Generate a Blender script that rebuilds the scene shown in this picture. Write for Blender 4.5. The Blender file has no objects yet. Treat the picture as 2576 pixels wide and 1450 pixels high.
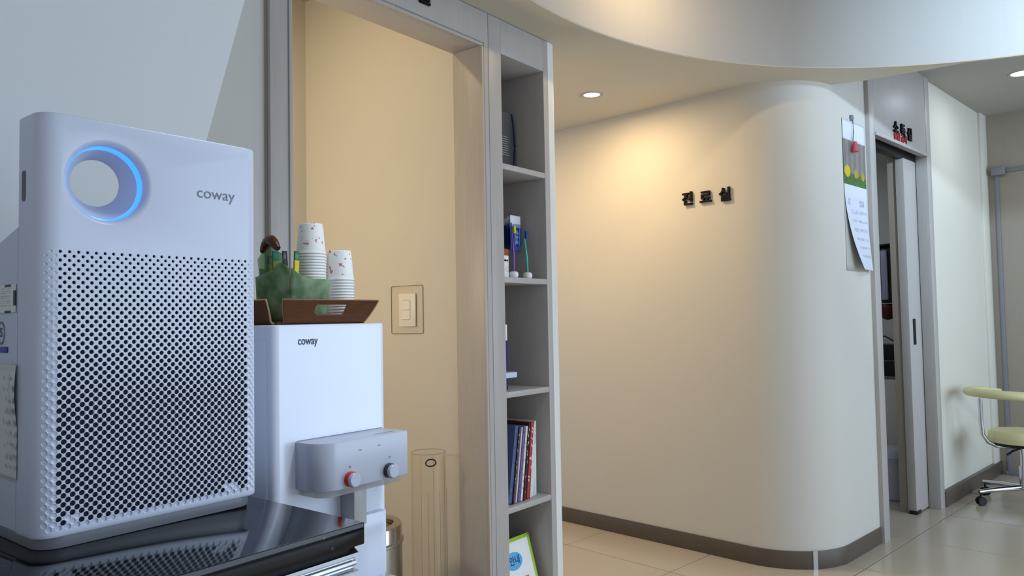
import bpy, bmesh, math, random
from mathutils import Vector, Matrix
random.seed(7)
S = bpy.context.scene
COL = S.collection
PI = math.pi
# ------------------------------------------------------------------ camera, world, exposure
CAMH = 1.22
F_PX, YAW, PIT, ROL = 1900.0, 0.666, 0.0415, -0.0178
_F = Vector((math.cos(YAW)*math.cos(PIT), math.sin(YAW)*math.cos(PIT), math.sin(PIT)))
_R = Vector((math.sin(YAW), -math.cos(YAW), 0))
_U = _R.cross(_F)
CR = _R*math.cos(ROL) + _U*math.sin(ROL)
CU = -_R*math.sin(ROL) + _U*math.cos(ROL)
CAM = Vector((0, 0, CAMH))
cd = bpy.data.cameras.new('camera'); cam = bpy.data.objects.new('camera', cd); COL.objects.link(cam)
cd.sensor_width = 36; cd.lens = F_PX*36/2576; cd.clip_start = .05
m = Matrix((CR, CU, -_F)).transposed().to_4x4(); m.translation = CAM
cam.matrix_world = m
S.camera = cam
def P(px, py, axis, c):
    """point of the room seen at a photo pixel, on the plane axis = c"""
    n = {'x': Vector((1,0,0)), 'y': Vector((0,1,0)), 'z': Vector((0,0,1))}[axis] if isinstance(axis, str) else axis
    d = _F*F_PX + CR*(px-1288) + CU*(725-py)
    t = (c - n.dot(CAM))/n.dot(d)
    return CAM + d*t
S.view_settings.view_transform = 'Standard'; S.view_settings.look = 'None'
S.view_settings.gamma = 1; S.view_settings.use_curve_mapping = False
S.view_settings.exposure = 0.18
W = bpy.data.worlds.new('world'); S.world = W; W.use_nodes = True
W.node_tree.nodes['Background'].inputs[0].default_value = (.78, .87, 1.0, 1)
W.node_tree.nodes['Background'].inputs[1].default_value = .52
def area(name, loc, size, power, color, look=None, shape='DISK', sizey=None, spread=None):
    l = bpy.data.lights.new(name, 'AREA'); l.energy = power; l.color = color; l.shape = shape; l.size = size
    if sizey: l.size_y = sizey
    if spread: l.spread = spread
    o = bpy.data.objects.new(name, l); COL.objects.link(o); o.location = loc
    d = Vector(look)-Vector(loc) if look else Vector((0,0,-1))
    o.rotation_euler = d.to_track_quat('-Z', 'Y').to_euler()
    return o
def spot(name, loc, look, power, color, ang, blend=.6, r=.03):
    l = bpy.data.lights.new(name, 'SPOT'); l.energy = power; l.color = color; l.spot_size = ang; l.spot_blend = blend
    l.shadow_soft_size = r
    o = bpy.data.objects.new(name, l); COL.objects.link(o); o.location = loc
    o.rotation_euler = (Vector(look)-Vector(loc)).to_track_quat('-Z', 'Y').to_euler()
    return o
WARM = (1.0, .70, .36); COOL = (.80, .90, 1.0)
# daylight through the glazed front behind the camera, the cool recess lamp and two added unseen fills
area('daylight_front', (4.4, -3.3, 1.45), 4.6, 122, (.62, .79, 1.0), (3.6, 1.5, 1.2), 'RECTANGLE', 2.2)
area('recess_cool_light', (2.3, -.35, 2.69), .9, 7, COOL)
area('recess_cool_light', (1.38, .50, 2.69), .30, 7.5, COOL, spread=1.75)  # unseen fill added over the counter to brighten the tap unit top
area('fascia_fill_light', (2.75, -.9, 2.60), .10, 9.5, (.60, .80, 1.0), (4.1, -.05, 2.52), spread=1.25)  # unseen fill added to brighten the right part of the fascia
area('warm_corridor_light', (3.29, 2.04, 2.355), .09, 7.4, WARM)
area('warm_corridor_light', (2.95, 2.95, 2.355), .09, 9, WARM)
area('warm_recess_light', (2.66, 1.16, 2.70), .08, 4.0, WARM, (2.95, 1.66, 2.2))
area('warm_back_room_light', (1.45, 2.35, 2.68), .10, 3.0, (1.0, .76, .45))
area('warm_wall_lamp_light', (.62, 2.45, 1.55), .25, 8.5, (1.0, .80, .55), (2.1, 2.62, 1.5))
area('cool_side_room_light', (5.68, .36, 2.69), .12, 2.4, COOL)
area('sterile_room_light', (4.95, 1.75, 2.3), .3, 3, COOL)

# ------------------------------------------------------------------ helpers
def lin(h):
    if not isinstance(h, str): return tuple(h[:3]) + (1,)
    v = [int(h[i:i+2], 16)/255 for i in (0, 2, 4)]
    return tuple(x/12.92 if x <= .04045 else ((x+.055)/1.055)**2.4 for x in v) + (1,)
MATS = {}
def mat(name, col, rough=.5, metal=0, var=0.0, vscale=8.0, stretch=None, bump=0.0, bscale=200., emit=None, estr=0, spec=.5, coat=0):
    if name in MATS: return MATS[name]
    M = bpy.data.materials.new(name); M.use_nodes = True; nt = M.node_tree; N = nt.nodes; L = nt.links
    b = N['Principled BSDF']; b.inputs['Roughness'].default_value = rough; b.inputs['Metallic'].default_value = metal
    b.inputs['Specular IOR Level'].default_value = spec; b.inputs['Coat Weight'].default_value = coat
    c = lin(col); b.inputs['Base Color'].default_value = c
    tc = N.new('ShaderNodeTexCoord'); mp = N.new('ShaderNodeMapping')
    L.new(tc.outputs['Object'], mp.inputs[0])
    if stretch: mp.inputs['Scale'].default_value = stretch
    if var:
        n = N.new('ShaderNodeTexNoise'); n.inputs['Scale'].default_value = vscale; n.inputs['Detail'].default_value = 4
        L.new(mp.outputs[0], n.inputs['Vector'])
        mx = N.new('ShaderNodeMix'); mx.data_type = 'RGBA'
        mx.inputs['A'].default_value = tuple(x*(1-var) for x in c[:3])+(1,)
        mx.inputs['B'].default_value = tuple(min(1, x*(1+var)) for x in c[:3])+(1,)
        L.new(n.outputs['Fac'], mx.inputs['Factor']); L.new(mx.outputs['Result'], b.inputs['Base Color'])
    if bump:
        n2 = N.new('ShaderNodeTexNoise'); n2.inputs['Scale'].default_value = bscale
        L.new(mp.outputs[0], n2.inputs['Vector'])
        bp = N.new('ShaderNodeBump'); bp.inputs['Strength'].default_value = bump; bp.inputs['Distance'].default_value = .002
        L.new(n2.outputs['Fac'], bp.inputs['Height']); L.new(bp.outputs[0], b.inputs['Normal'])
    if emit:
        b.inputs['Emission Color'].default_value = lin(emit); b.inputs['Emission Strength'].default_value = estr
    MATS[name] = M; return M
def glass(name, tint, gloss=.12, rough=.05, diffuse=0.0, dcol=None, mottle=0):
    """thin clear or frosted sheet: tinted see-through, a little gloss, optional milky body"""
    if name in MATS: return MATS[name]
    M = bpy.data.materials.new(name); M.use_nodes = True; nt = M.node_tree; N = nt.nodes; L = nt.links; N.clear()
    o = N.new('ShaderNodeOutputMaterial'); t = N.new('ShaderNodeBsdfTransparent'); t.inputs[0].default_value = lin(tint)
    g = N.new('ShaderNodeBsdfGlossy'); g.inputs['Roughness'].default_value = rough
    lw = N.new('ShaderNodeLayerWeight'); lw.inputs[0].default_value = .5
    pw = N.new('ShaderNodeMath'); pw.operation = 'POWER'; pw.inputs[1].default_value = 4; L.new(lw.outputs['Facing'], pw.inputs[0])
    fr = N.new('ShaderNodeMath'); fr.operation = 'MULTIPLY_ADD'; fr.inputs[1].default_value = .45; fr.inputs[2].default_value = .014; L.new(pw.outputs[0], fr.inputs[0])
    mx = N.new('ShaderNodeMixShader'); L.new(fr.outputs[0], mx.inputs[0]); L.new(t.outputs[0], mx.inputs[1]); L.new(g.outputs[0], mx.inputs[2])
    last = mx
    if diffuse:
        d = N.new('ShaderNodeBsdfDiffuse'); d.inputs[0].default_value = lin(dcol)
        tr = N.new('ShaderNodeBsdfTranslucent'); tr.inputs[0].default_value = lin(dcol)
        ms = N.new('ShaderNodeMixShader'); ms.inputs[0].default_value = .45
        L.new(d.outputs[0], ms.inputs[1]); L.new(tr.outputs[0], ms.inputs[2])
        m2 = N.new('ShaderNodeMixShader'); m2.inputs[0].default_value = diffuse
        if mottle:
            tc = N.new('ShaderNodeTexCoord'); n = N.new('ShaderNodeTexNoise'); n.inputs['Scale'].default_value = mottle
            L.new(tc.outputs['Object'], n.inputs['Vector'])
            cr = N.new('ShaderNodeValToRGB'); L.new(n.outputs['Fac'], cr.inputs[0])
            cr.color_ramp.elements[0].position = .35; cr.color_ramp.elements[0].color = lin('7f9f76')
            cr.color_ramp.elements[1].position = .68; cr.color_ramp.elements[1].color = lin('c9dcba')
            L.new(cr.outputs[0], d.inputs[0]); L.new(cr.outputs[0], tr.inputs[0])
        L.new(last.outputs[0], m2.inputs[1]); L.new(ms.outputs[0], m2.inputs[2]); last = m2
    L.new(last.outputs[0], o.inputs[0]); MATS[name] = M; return M
def attr_mat(name, rough=.6):
    """flat print: colour comes from the colour attribute of the printed sheet"""
    if name in MATS: return MATS[name]
    M = bpy.data.materials.new(name); M.use_nodes = True; N = M.node_tree.nodes
    a = N.new('ShaderNodeVertexColor'); a.layer_name = 'print'
    b = N['Principled BSDF']; b.inputs['Roughness'].default_value = rough
    M.node_tree.links.new(a.outputs[0], b.inputs['Base Color']); MATS[name] = M; return M

def link(name, me, mt, parent=None, smooth=False):
    o = bpy.data.objects.new(name, me); COL.objects.link(o)
    if mt is not None and not len(me.materials): me.materials.append(mt)
    if smooth:
        for p in me.polygons: p.use_smooth = True
        if smooth != 'all':
            try: me.set_sharp_from_angle(angle=math.radians(38))
            except Exception: pass
    if parent is not None:
        o.parent = parent
        mw = parent.matrix_world if parent.parent is None else parent.matrix_world
        o.matrix_parent_inverse = base_matrix(parent).inverted()
    return o
def base_matrix(o):
    mb = Matrix.LocRotScale(o.location, o.rotation_euler, o.scale)
    if o.parent: return base_matrix(o.parent) @ o.matrix_parent_inverse @ mb
    return mb
def from_bm(name, bm, mt, parent=None, smooth=False, T=None):
    if T is not None: bmesh.ops.transform(bm, matrix=T, verts=bm.verts)
    bmesh.ops.recalc_face_normals(bm, faces=bm.faces)
    me = bpy.data.meshes.new(name); bm.to_mesh(me); bm.free()
    return link(name, me, mt, parent, smooth)
def raw(name, vs, fs, mt, parent=None, smooth=False, T=None, fix=True):
    me = bpy.data.meshes.new(name)
    if T is not None: vs = [T @ Vector(v) for v in vs]
    me.from_pydata([tuple(v) for v in vs], [], fs)
    if fix:
        bm = bmesh.new(); bm.from_mesh(me); bmesh.ops.recalc_face_normals(bm, faces=bm.faces); bm.to_mesh(me); bm.free()
    return link(name, me, mt, parent, smooth)
def bm_box(bm, x0, x1, y0, y1, z0, z1, bev=0, seg=2):
    r = bmesh.ops.create_cube(bm, size=1)
    for v in r['verts']:
        v.co = Vector((x0 if v.co.x < 0 else x1, y0 if v.co.y < 0 else y1, z0 if v.co.z < 0 else z1))
    if bev:
        es = list({e for v in r['verts'] for e in v.link_edges})
        bmesh.ops.bevel(bm, geom=es, offset=bev, segments=seg, affect='EDGES', profile=.5)
def box(name, x0, x1, y0, y1, z0, z1, mt, parent=None, bev=.0015, T=None, seg=2):
    bm = bmesh.new(); bm_box(bm, x0, x1, y0, y1, z0, z1, bev, seg)
    return from_bm(name, bm, mt, parent, bool(bev), T)
def prism(name, poly, z0, z1, mt, parent=None, T=None, bev=0, smooth=True, seg=2):
    """closed outline in xy extruded in z; bev rounds the two rims"""
    bm = bmesh.new(); vs = [bm.verts.new((p[0], p[1], z0)) for p in poly]
    f = bm.faces.new(vs); r = bmesh.ops.extrude_face_region(bm, geom=[f])
    nv = [v for v in r['geom'] if isinstance(v, bmesh.types.BMVert)]
    bmesh.ops.translate(bm, vec=(0, 0, z1-z0), verts=nv)
    if bev:
        es = [e for e in bm.edges if abs(e.verts[0].co.z-e.verts[1].co.z) < 1e-6]
        bmesh.ops.bevel(bm, geom=es, offset=bev, segments=seg, affect='EDGES', profile=.5)
    return from_bm(name, bm, mt, parent, smooth, T)
def rrect(x0, x1, y0, y1, r, n=8, corners=(1,1,1,1)):
    pts = []
    for (cx, cy, a0, k) in ((x1-r, y1-r, 0, 0), (x0+r, y1-r, 90, 1), (x0+r, y0+r, 180, 2), (x1-r, y0+r, 270, 3)):
        if corners[k]:
            for i in range(n+1):
                a = math.radians(a0+90*i/n); pts.append((cx+r*math.cos(a), cy+r*math.sin(a)))
        else:
            pts.append(((x1, y1), (x0, y1), (x0, y0), (x1, y0))[k])
    return pts
def lathe(name, prof, mt, parent=None, n=32, T=None, smooth=True):
    vs, fs = [], []
    for i in range(n):
        a = 2*PI*i/n
        for r, z in prof: vs.append((r*math.cos(a), r*math.sin(a), z))
    k = len(prof)
    for i in range(n):
        j = (i+1) % n
        for q in range(k-1): fs.append((i*k+q, j*k+q, j*k+q+1, i*k+q+1))
    bm = bmesh.new(); me = bpy.data.meshes.new('t'); me.from_pydata(vs, [], fs); bm.from_mesh(me); bpy.data.meshes.remove(me)
    bmesh.ops.remove_doubles(bm, verts=bm.verts, dist=1e-6)
    return from_bm(name, bm, mt, parent, smooth, T)
def tube(name, pts, r, mt, parent=None, n=10, T=None, closed=False, caps=True):
    pts = [Vector(p) for p in pts]; vs, fs = [], []; k = len(pts)
    up = Vector((0, 0, 1))
    for i, p in enumerate(pts):
        a = pts[i-1] if (i > 0 or closed) else p; b = pts[(i+1) % k] if (i < k-1 or closed) else p
        t = (b-a).normalized(); s = t.cross(up)
        if s.length < .05: s = t.cross(Vector((1, 0, 0)))
        s.normalize(); q = s.cross(t)
        rr = r[i] if isinstance(r, (list, tuple)) else r
        for j in range(n):
            an = 2*PI*j/n; vs.append(p + s*rr*math.cos(an) + q*rr*math.sin(an))
    for i in range(k if closed else k-1):
        for j in range(n):
            i2 = (i+1) % k; fs.append((i*n+j, i*n+(j+1) % n, i2*n+(j+1) % n, i2*n+j))
    if caps and not closed: fs += [tuple(range(n)), tuple((k-1)*n+j for j in range(n))]
    return raw(name, vs, fs, mt, parent, True, T)
def sheet(name, grid, colfn, mt, parent=None, thick=.0006, T=None):
    """printed sheet: grid of points [row][col], colfn(u,v) -> colour; solid with a small thickness"""
    R_, C_ = len(grid), len(grid[0]); vs = [Vector(p) for row in grid for p in row]; fs = []
    for i in range(R_-1):
        for j in range(C_-1): fs.append((i*C_+j, i*C_+j+1, (i+1)*C_+j+1, (i+1)*C_+j))
    if T is not None: vs = [T @ v for v in vs]
    me = bpy.data.meshes.new(name); me.from_pydata([tuple(v) for v in vs], [], fs)
    ca = me.color_attributes.new('print', 'FLOAT_COLOR', 'POINT')
    for i in range(R_):
        for j in range(C_): ca.data[i*C_+j].color = lin(colfn(j/(C_-1), i/(R_-1)))
    o = link(name, me, mt, parent, 'all')
    if thick:
        md = o.modifiers.new('thickness', 'SOLIDIFY'); md.thickness = thick; md.offset = 0
    return o
def text(name, s, size, mt, T, parent=None, ext=.002, bold=.0, align='CENTER', sx=1.0, space=1.0):
    cu = bpy.data.curves.new(name, 'FONT'); cu.body = s; cu.size = size; cu.extrude = ext; cu.offset = bold*size
    cu.align_x = align; cu.align_y = 'CENTER'; cu.space_character = space
    t = bpy.data.objects.new(name, cu); COL.objects.link(t); bpy.context.view_layer.update()
    me = bpy.data.meshes.new_from_object(t.evaluated_get(bpy.context.evaluated_depsgraph_get()))
    bpy.data.objects.remove(t); bpy.data.curves.remove(cu)
    me.transform(Matrix.Diagonal((sx, 1, 1, 1))); me.transform(T); me.materials.clear()
    return link(name, me, mt, parent)
def frame(origin, xdir, updir):
    x = Vector(xdir).normalized(); y = Vector(updir); y = (y-x*y.dot(x)).normalized(); z = x.cross(y)
    M = Matrix((x, y, z)).transposed().to_4x4(); M.translation = Vector(origin); return M
def thing(name, label, cat, loc, group=None, rz=0):
    o = bpy.data.objects.new(name, None); COL.objects.link(o); o.location = loc; o.rotation_euler = (0, 0, rz)
    o.empty_display_size = .05
    return tag(o, label, cat, group)
def tag(o, label, cat, group=None):
    o['label'] = label; o['category'] = cat
    if group: o['group'] = group
    return o
def struct(o, label=None):
    o['kind'] = 'structure'
    if label: o['label'] = label
    return o
def empty_struct(name, loc=(0,0,0)):
    o = bpy.data.objects.new(name, None); COL.objects.link(o); o.location = loc; o['kind'] = 'structure'; return o
def arc(cx, cy, r, a0, a1, n):
    return [(cx+r*math.cos(math.radians(a0+(a1-a0)*i/n)), cy+r*math.sin(math.radians(a0+(a1-a0)*i/n))) for i in range(n+1)]

# ------------------------------------------------------------------ materials
m_wall = mat('warm_white_plaster', 'd0ccc3', .65, var=.025, vscale=3, bump=.05, bscale=160)
m_wallcool = mat('white_plaster', 'e4e4e0', .65, var=.02, vscale=3, bump=.05, bscale=160)
m_wedge = mat('cool_white', 'e6eaec', .6, var=.015, vscale=2)
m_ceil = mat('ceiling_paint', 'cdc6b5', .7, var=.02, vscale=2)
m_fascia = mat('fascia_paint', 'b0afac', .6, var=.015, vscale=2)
m_tile = mat('beige_porcelain_tile', 'bcb1a0', .18, var=.06, vscale=2.5)
m_grout = mat('grout', '6a6258', .9)
m_base = mat('brown_skirting', '5a5046', .35, var=.18, vscale=5, stretch=(.6, .6, 12))
m_lam = mat('grey_laminate', 'b3aeaa', .42, var=.10, vscale=14, stretch=(9, 9, .5), bump=.08, bscale=90)
m_lamdark = mat('taupe_laminate', 'a3998c', .42, var=.06, vscale=14, stretch=(9, 9, .5))
m_white = mat('white_plastic', 'ccd3e6', .32, var=.01, vscale=2, bump=.03, bscale=900)
m_gloss = mat('gloss_white_plastic', 'dde4f4', .14, var=.01, vscale=2)
m_lilac = mat('lilac_grey_plastic', 'b4bac9', .3, var=.01, vscale=2)
m_greyp = mat('mid_grey_plastic', '80838b', .4, var=.02)
m_dark = mat('dark_mesh', '20252f', .8)
m_black = mat('black_plastic', '0f0f11', .4)
m_ink = mat('black_lettering', '0c0908', .6, spec=.2)
m_greyink = mat('grey_lettering', '6d7480', .4)
m_navy = mat('navy_lettering', '2b3550', .4)
m_steel = mat('brushed_steel', 'a8a6a2', .28, 1, var=.08, vscale=20, stretch=(1, 1, 25))
m_chrome = mat('chrome', 'd8dade', .1, 1)
m_alu = mat('aluminium', 'b9bbc0', .22, 1)
m_wood = mat('walnut_ply', '5e3518', .5, var=.35, vscale=18, stretch=(2, 14, 14), spec=.3)
m_woodedge = mat('ply_edge', 'a8835c', .5, var=.2, vscale=60)
m_red = mat('red_plastic', 'c8281c', .35)
m_cream = mat('cream_vinyl', 'd8d2a0', .45, var=.03)
m_paper = mat('white_paper', 'eeeeec', .7, var=.02)
m_print = attr_mat('printed_sheet', .45)
m_clear = glass('clear_acrylic', 'fffefc')
m_clearp = glass('clear_film', 'ffffff')

# granite counter: black with sparse pale flecks
m_gran = mat('black_granite', '08090b', .06, spec=.28)
_nt = m_gran.node_tree; _v = _nt.nodes.new('ShaderNodeTexVoronoi'); _v.inputs['Scale'].default_value = 42
_tc = _nt.nodes.new('ShaderNodeTexCoord'); _nt.links.new(_tc.outputs['Object'], _v.inputs['Vector'])
_cr = _nt.nodes.new('ShaderNodeValToRGB'); _cr.color_ramp.elements[0].position = .0; _cr.color_ramp.elements[0].color = lin('5a5d60')
_cr.color_ramp.elements[1].position = .13; _cr.color_ramp.elements[1].color = lin('0c0d10')
_nt.links.new(_v.outputs['Distance'], _cr.inputs[0]); _nt.links.new(_cr.outputs[0], _nt.nodes['Principled BSDF'].inputs['Base Color'])
# paper cup: white with scattered red-brown sprigs
m_cup = mat('printed_paper_cup', 'f6f4f2', .5)
_nt = m_cup.node_tree; _n = _nt.nodes.new('ShaderNodeTexNoise'); _n.inputs['Scale'].default_value = 75; _n.inputs['Detail'].default_value = 2.5
_tc = _nt.nodes.new('ShaderNodeTexCoord'); _nt.links.new(_tc.outputs['Object'], _n.inputs['Vector'])
_cr = _nt.nodes.new('ShaderNodeValToRGB'); e = _cr.color_ramp.elements
e[0].position = .60; e[0].color = lin('f6f4f2'); e[1].position = .63; e[1].color = lin('c98069')
_nt.links.new(_n.outputs['Fac'], _cr.inputs[0]); _nt.links.new(_cr.outputs[0], _nt.nodes['Principled BSDF'].inputs['Base Color'])
m_cupw = mat('white_cup_rim', 'f0efec', .5)

# ------------------------------------------------------------------ frames of the room
# main wall runs along x at y = 1.78; the round-cornered block behind is turned by -7.3 degrees
AP = math.radians(-7.3)
TB = Matrix.Translation((4.38, .99, 0)) @ Matrix.Rotation(AP, 4, 'Z')     # x = along block front, y = into it
def PS(px, py, s):
    n = TB.to_3x3() @ Vector((1, 0, 0)); q = TB.inverted() @ P(px, py, n, n.dot(TB @ Vector((s, 0, 0)))); return q
def PW(px, py, y=0):
    n = TB.to_3x3() @ Vector((0, 1, 0)); return TB.inverted() @ P(px, py, n, n.dot(TB @ Vector((0, y, 0))))
YW = 1.78
ZS, ZC = 2.37, 2.71

# ------------------------------------------------------------------ floor and tiles
fl = struct(box('floor', -1.6, 8.0, -3.4, 3.6, -.06, -.004, m_grout, bev=0))
tl = .656
tb = bmesh.new(); bm_box(tb, -tl/2+.0025, tl/2-.0025, -tl/2+.0025, tl/2-.0025, -.006, 0, .0012, 1)
tme = bpy.data.meshes.new('floor_tile'); tb.to_mesh(tme); tb.free(); tme.materials.append(m_tile)
for i in range(-10, 9):
    for j in range(-8, 8):
        c = Matrix.Rotation(AP, 4, 'Z') @ Vector(((i+.5)*tl, (j+.5)*tl, 0)) + Vector((3.90, .955, 0))
        if -1.2 < c.x < 7.6 and -2.9 < c.y < 3.2:
            o = bpy.data.objects.new('floor_tile', tme); COL.objects.link(o); o.parent = fl
            o.location = c; o.rotation_euler = (0, 0, AP)

# ------------------------------------------------------------------ ceilings
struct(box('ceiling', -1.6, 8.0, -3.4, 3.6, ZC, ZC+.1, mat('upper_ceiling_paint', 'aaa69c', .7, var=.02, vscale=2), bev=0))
CC = Vector((2.3, -.25)); RC = 1.84
edge = [P(x, y, 'z', ZS) for x, y in ((2576, 133.6), (2474, 149.6), (2332, 176), (2247, 190), (2180, 202), (2120, 210), (2060, 216))]
outer = [(-.35, -2.6), (4.9, -2.6)] + [(4.62, -1.6), (4.42, -.6)] + [(e_.x, e_.y) for e_ in edge] + [(4.15, 1.45), (4.75, 3.4), (2.15, 3.4), (2.15, 1.935), (-.35, 1.935)]
def ray_poly(a):
    d = Vector((math.cos(a), math.sin(a))); best = None
    for k in range(len(outer)):
        p, q = Vector(outer[k]), Vector(outer[(k+1) % len(outer)]); e2 = q-p
        den = d.x*e2.y-d.y*e2.x
        if abs(den) < 1e-9: continue
        w = p-CC; t = (w.x*e2.y-w.y*e2.x)/den; u = (w.x*d.y-w.y*d.x)/den
        if t > 0 and -1e-6 <= u <= 1+1e-6 and (best is None or t < best): best = t
    return CC + d*max(best or 0, RC+.02)
angs = sorted(set([2*PI*k/160 for k in range(160)] + [math.atan2(p[1]-CC.y, p[0]-CC.x) % (2*PI) for p in outer]))
vs, fs = [], []
for a in angs:
    ci = CC + Vector((math.cos(a), math.sin(a)))*RC; co = ray_poly(a)
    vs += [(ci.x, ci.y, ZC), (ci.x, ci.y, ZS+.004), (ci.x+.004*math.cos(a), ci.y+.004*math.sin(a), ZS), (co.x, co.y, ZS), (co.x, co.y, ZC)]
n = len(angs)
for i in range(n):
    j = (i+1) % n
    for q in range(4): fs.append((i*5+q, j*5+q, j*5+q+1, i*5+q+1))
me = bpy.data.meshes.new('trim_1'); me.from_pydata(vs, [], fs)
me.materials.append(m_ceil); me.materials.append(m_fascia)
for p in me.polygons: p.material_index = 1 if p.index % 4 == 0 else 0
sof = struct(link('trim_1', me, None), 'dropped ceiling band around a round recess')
bm = bmesh.new(); bm.from_mesh(me); bmesh.ops.recalc_face_normals(bm, faces=bm.faces); bm.to_mesh(me); bm.free()

# ------------------------------------------------------------------ main wall (y = 1.78) with doorway and shelf bay
XJ0, XJ1, ZD = 1.272, 2.108, 2.238
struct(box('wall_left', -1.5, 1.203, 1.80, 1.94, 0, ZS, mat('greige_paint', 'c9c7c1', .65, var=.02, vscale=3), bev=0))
# thin raised panel with slanted right edge, cooler and paler than that wall
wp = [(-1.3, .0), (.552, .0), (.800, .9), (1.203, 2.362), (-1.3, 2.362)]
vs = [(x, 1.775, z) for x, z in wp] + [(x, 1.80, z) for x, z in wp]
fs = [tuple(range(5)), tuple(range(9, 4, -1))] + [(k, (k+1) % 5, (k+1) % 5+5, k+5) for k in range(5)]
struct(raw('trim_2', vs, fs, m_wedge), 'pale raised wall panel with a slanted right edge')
struct(box('light_block_west', -1.6, -1.5, 1.0, 1.94, 0, ZC, m_wallcool, bev=0))  # unseen wall piece, added and cut short to control light from the left
struct(box('wall_front', XJ0, XJ1, 1.80, 1.92, ZS-.004, ZS-.002, m_wallcool, bev=0))
d1 = empty_struct('door_1', (1.69, 1.85, 0)); d1['label'] = 'doorway with pale grey laminate frame and no leaf'
box('frame_stile', 1.207, XJ0, YW, 1.925, 0, ZD, m_lam, d1)
box('shadow_gap', 1.2025, 1.2068, 1.793, 1.92, 0, 2.365, m_lamdark, d1, 0)
box('frame_stile', XJ1, 2.146, YW, 1.925, 0, ZD, m_lam, d1)
box('frame_header', 1.207, 2.146, YW, 1.925, ZD, 2.368, m_lam, d1)
box('frame_bead', XJ1-.004, XJ1+.006, YW-.005, YW+.004, 0, ZD, m_lam, d1, .001)
box('frame_bead', XJ1+.009, XJ1+.012, YW-.003, YW+.004, 0, ZD+.012, m_lamdark, d1, .0005)
box('frame_bead', XJ0-.006, XJ0+.004, YW-.005, YW+.004, 0, ZD, m_lam, d1, .001)
box('frame_bead', XJ0-.006, XJ1+.006, YW-.005, YW+.004, ZD-.004, ZD+.006, m_lam, d1, .001)
box('frame_bead', XJ0-.006, XJ1+.012, YW-.003, YW+.004, ZD+.009, ZD+.012, m_lamdark, d1, .0005)
# letters over that doorway (their tops run out of the picture)
sg = thing('room_sign', 'black raised Korean letters over the pale doorway by the shelves', 'sign', (1.80, YW, 2.31))
for ch, px in (('의', 1018), ('실', 1066)):
    p = P(px, 2, 'y', YW-.004)
    text('letter', ch, .072, m_ink, frame((p.x, YW-.006, 2.322), (1, 0, 0), (0, 0, 1)), sg, .005, .02)

# wall end with rounded corner to the right of the shelves
pts = [(2.534, 1.783), (2.555, 1.783)] + arc(2.555, 1.843, .06, -90, 0, 10)[1:] + [(2.615, 2.9), (2.534, 2.9)]
struct(prism('wall_end', pts, 0, ZS, m_wallcool))
# back room seen through the doorway
struct(box('wall_inner', 2.135, 2.147, 1.926, 2.97, 0, ZC, m_wall, bev=0))
struct(box('wall_rear', .5, 2.147, 2.87, 2.97, 0, ZC, m_wall, bev=0))
struct(box('wall_side', .4, .5, 1.94, 2.97, 0, ZC, m_wall, bev=0))
struct(box('wall_upper', -1.5, 2.147, 1.937, 1.95, ZS, ZC, m_wall, bev=0))

# ------------------------------------------------------------------ bookshelf
SX0, SX1, SXR = 2.222, 2.498, 2.532
bs = thing('bookshelf', 'tall narrow built-in shelf unit of pale grey wood-grain laminate beside the doorway', 'bookshelf', (2.34, 1.95, 0))
SD = 2.10
box('side_panel', 2.148, SX0, YW, SD, 0, 2.368, m_lam, bs)
box('side_panel', SX1, SXR, YW, SD, 0, 2.368, m_lam, bs)
box('top_panel', SX0, SX1, YW, SD, 2.236, 2.368, m_lam, bs)
box('back_panel', SX0, SX1, SD-.012, SD, .06, 2.236, m_lam, bs, 0)
SHZ = [1.815, 1.381, .946, .515, .085]
for z in SHZ: box('shelf', SX0, SX1, YW+.001, SD-.012, z-.022, z, m_lam, bs)
box('plinth', SX0, SX1, YW+.02, YW+.04, 0, .062, m_lam, bs)

# ------------------------------------------------------------------ round-cornered block
d1v = Vector((-.1087, -.994)); A2 = Vector((math.cos(AP), math.sin(AP)))
p0 = Vector((3.684, 1.527)); corner = p0 + d1v*.4444
rr = .345; turn = A2.angle(d1v); tlen = rr*math.tan(turn/2)
st = corner - d1v*tlen; nrm = Vector((-d1v.y, d1v.x)); cen = st + nrm*rr
a0 = math.degrees(math.atan2((st-cen).y, (st-cen).x)); en = corner + A2*tlen
a1 = math.degrees(math.atan2((en-cen).y, (en-cen).x))
if a1 < a0: a1 += 360
def block_line(off, s_end):
    c = arc(cen.x, cen.y, rr+off, a0, a1, 24)
    first = p0 - d1v*1.75 - nrm*off
    last = (TB @ Vector((s_end, -off, 0)))
    return [(first.x, first.y)] + c + [(last.x, last.y)]
ol = block_line(0, .004); il = block_line(-.09, .004)
struct(prism('wall_curved', ol + il[::-1], 0, ZC, m_wall))
ob = block_line(.008, -.004); ib = block_line(.0, -.004)
# skirting in lengths, with a small metal joint cover on the bend
k = 15
struct(prism('baseboard_left', ob[:k] + ib[:k][::-1], 0, .085, m_base, bev=.001))
struct(prism('baseboard_curved', ob[k-1:] + ib[k-1:][::-1], 0, .085, m_base, bev=.001))
oc = block_line(.0105, 0); ic = block_line(.0075, 0)
struct(prism('trim_3', oc[k-1:k+1] + ic[k-1:k+1][::-1], .0, .087, m_alu), 'bright metal joint cover on the skirting bend')
# treatment room sign on the flat part
DIR = Vector((d1v.x, d1v.y, 0)); NRM = Vector((-nrm.x, -nrm.y, 0))
ts = thing('room_sign', 'three black raised Korean letters on the warm cream wall of the curved block', 'sign', (3.69, 1.6, 1.83))
for ch, px, py in (('진', 1732, 503), ('료', 1777, 499), ('실', 1826, 492)):
    pl = P(px, py, NRM, NRM.dot(Vector((p0.x, p0.y, 0))))
    text('letter', ch, .074, m_ink, frame(pl + NRM*.008, DIR, (0, 0, 1)), ts, .007, .028)

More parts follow.
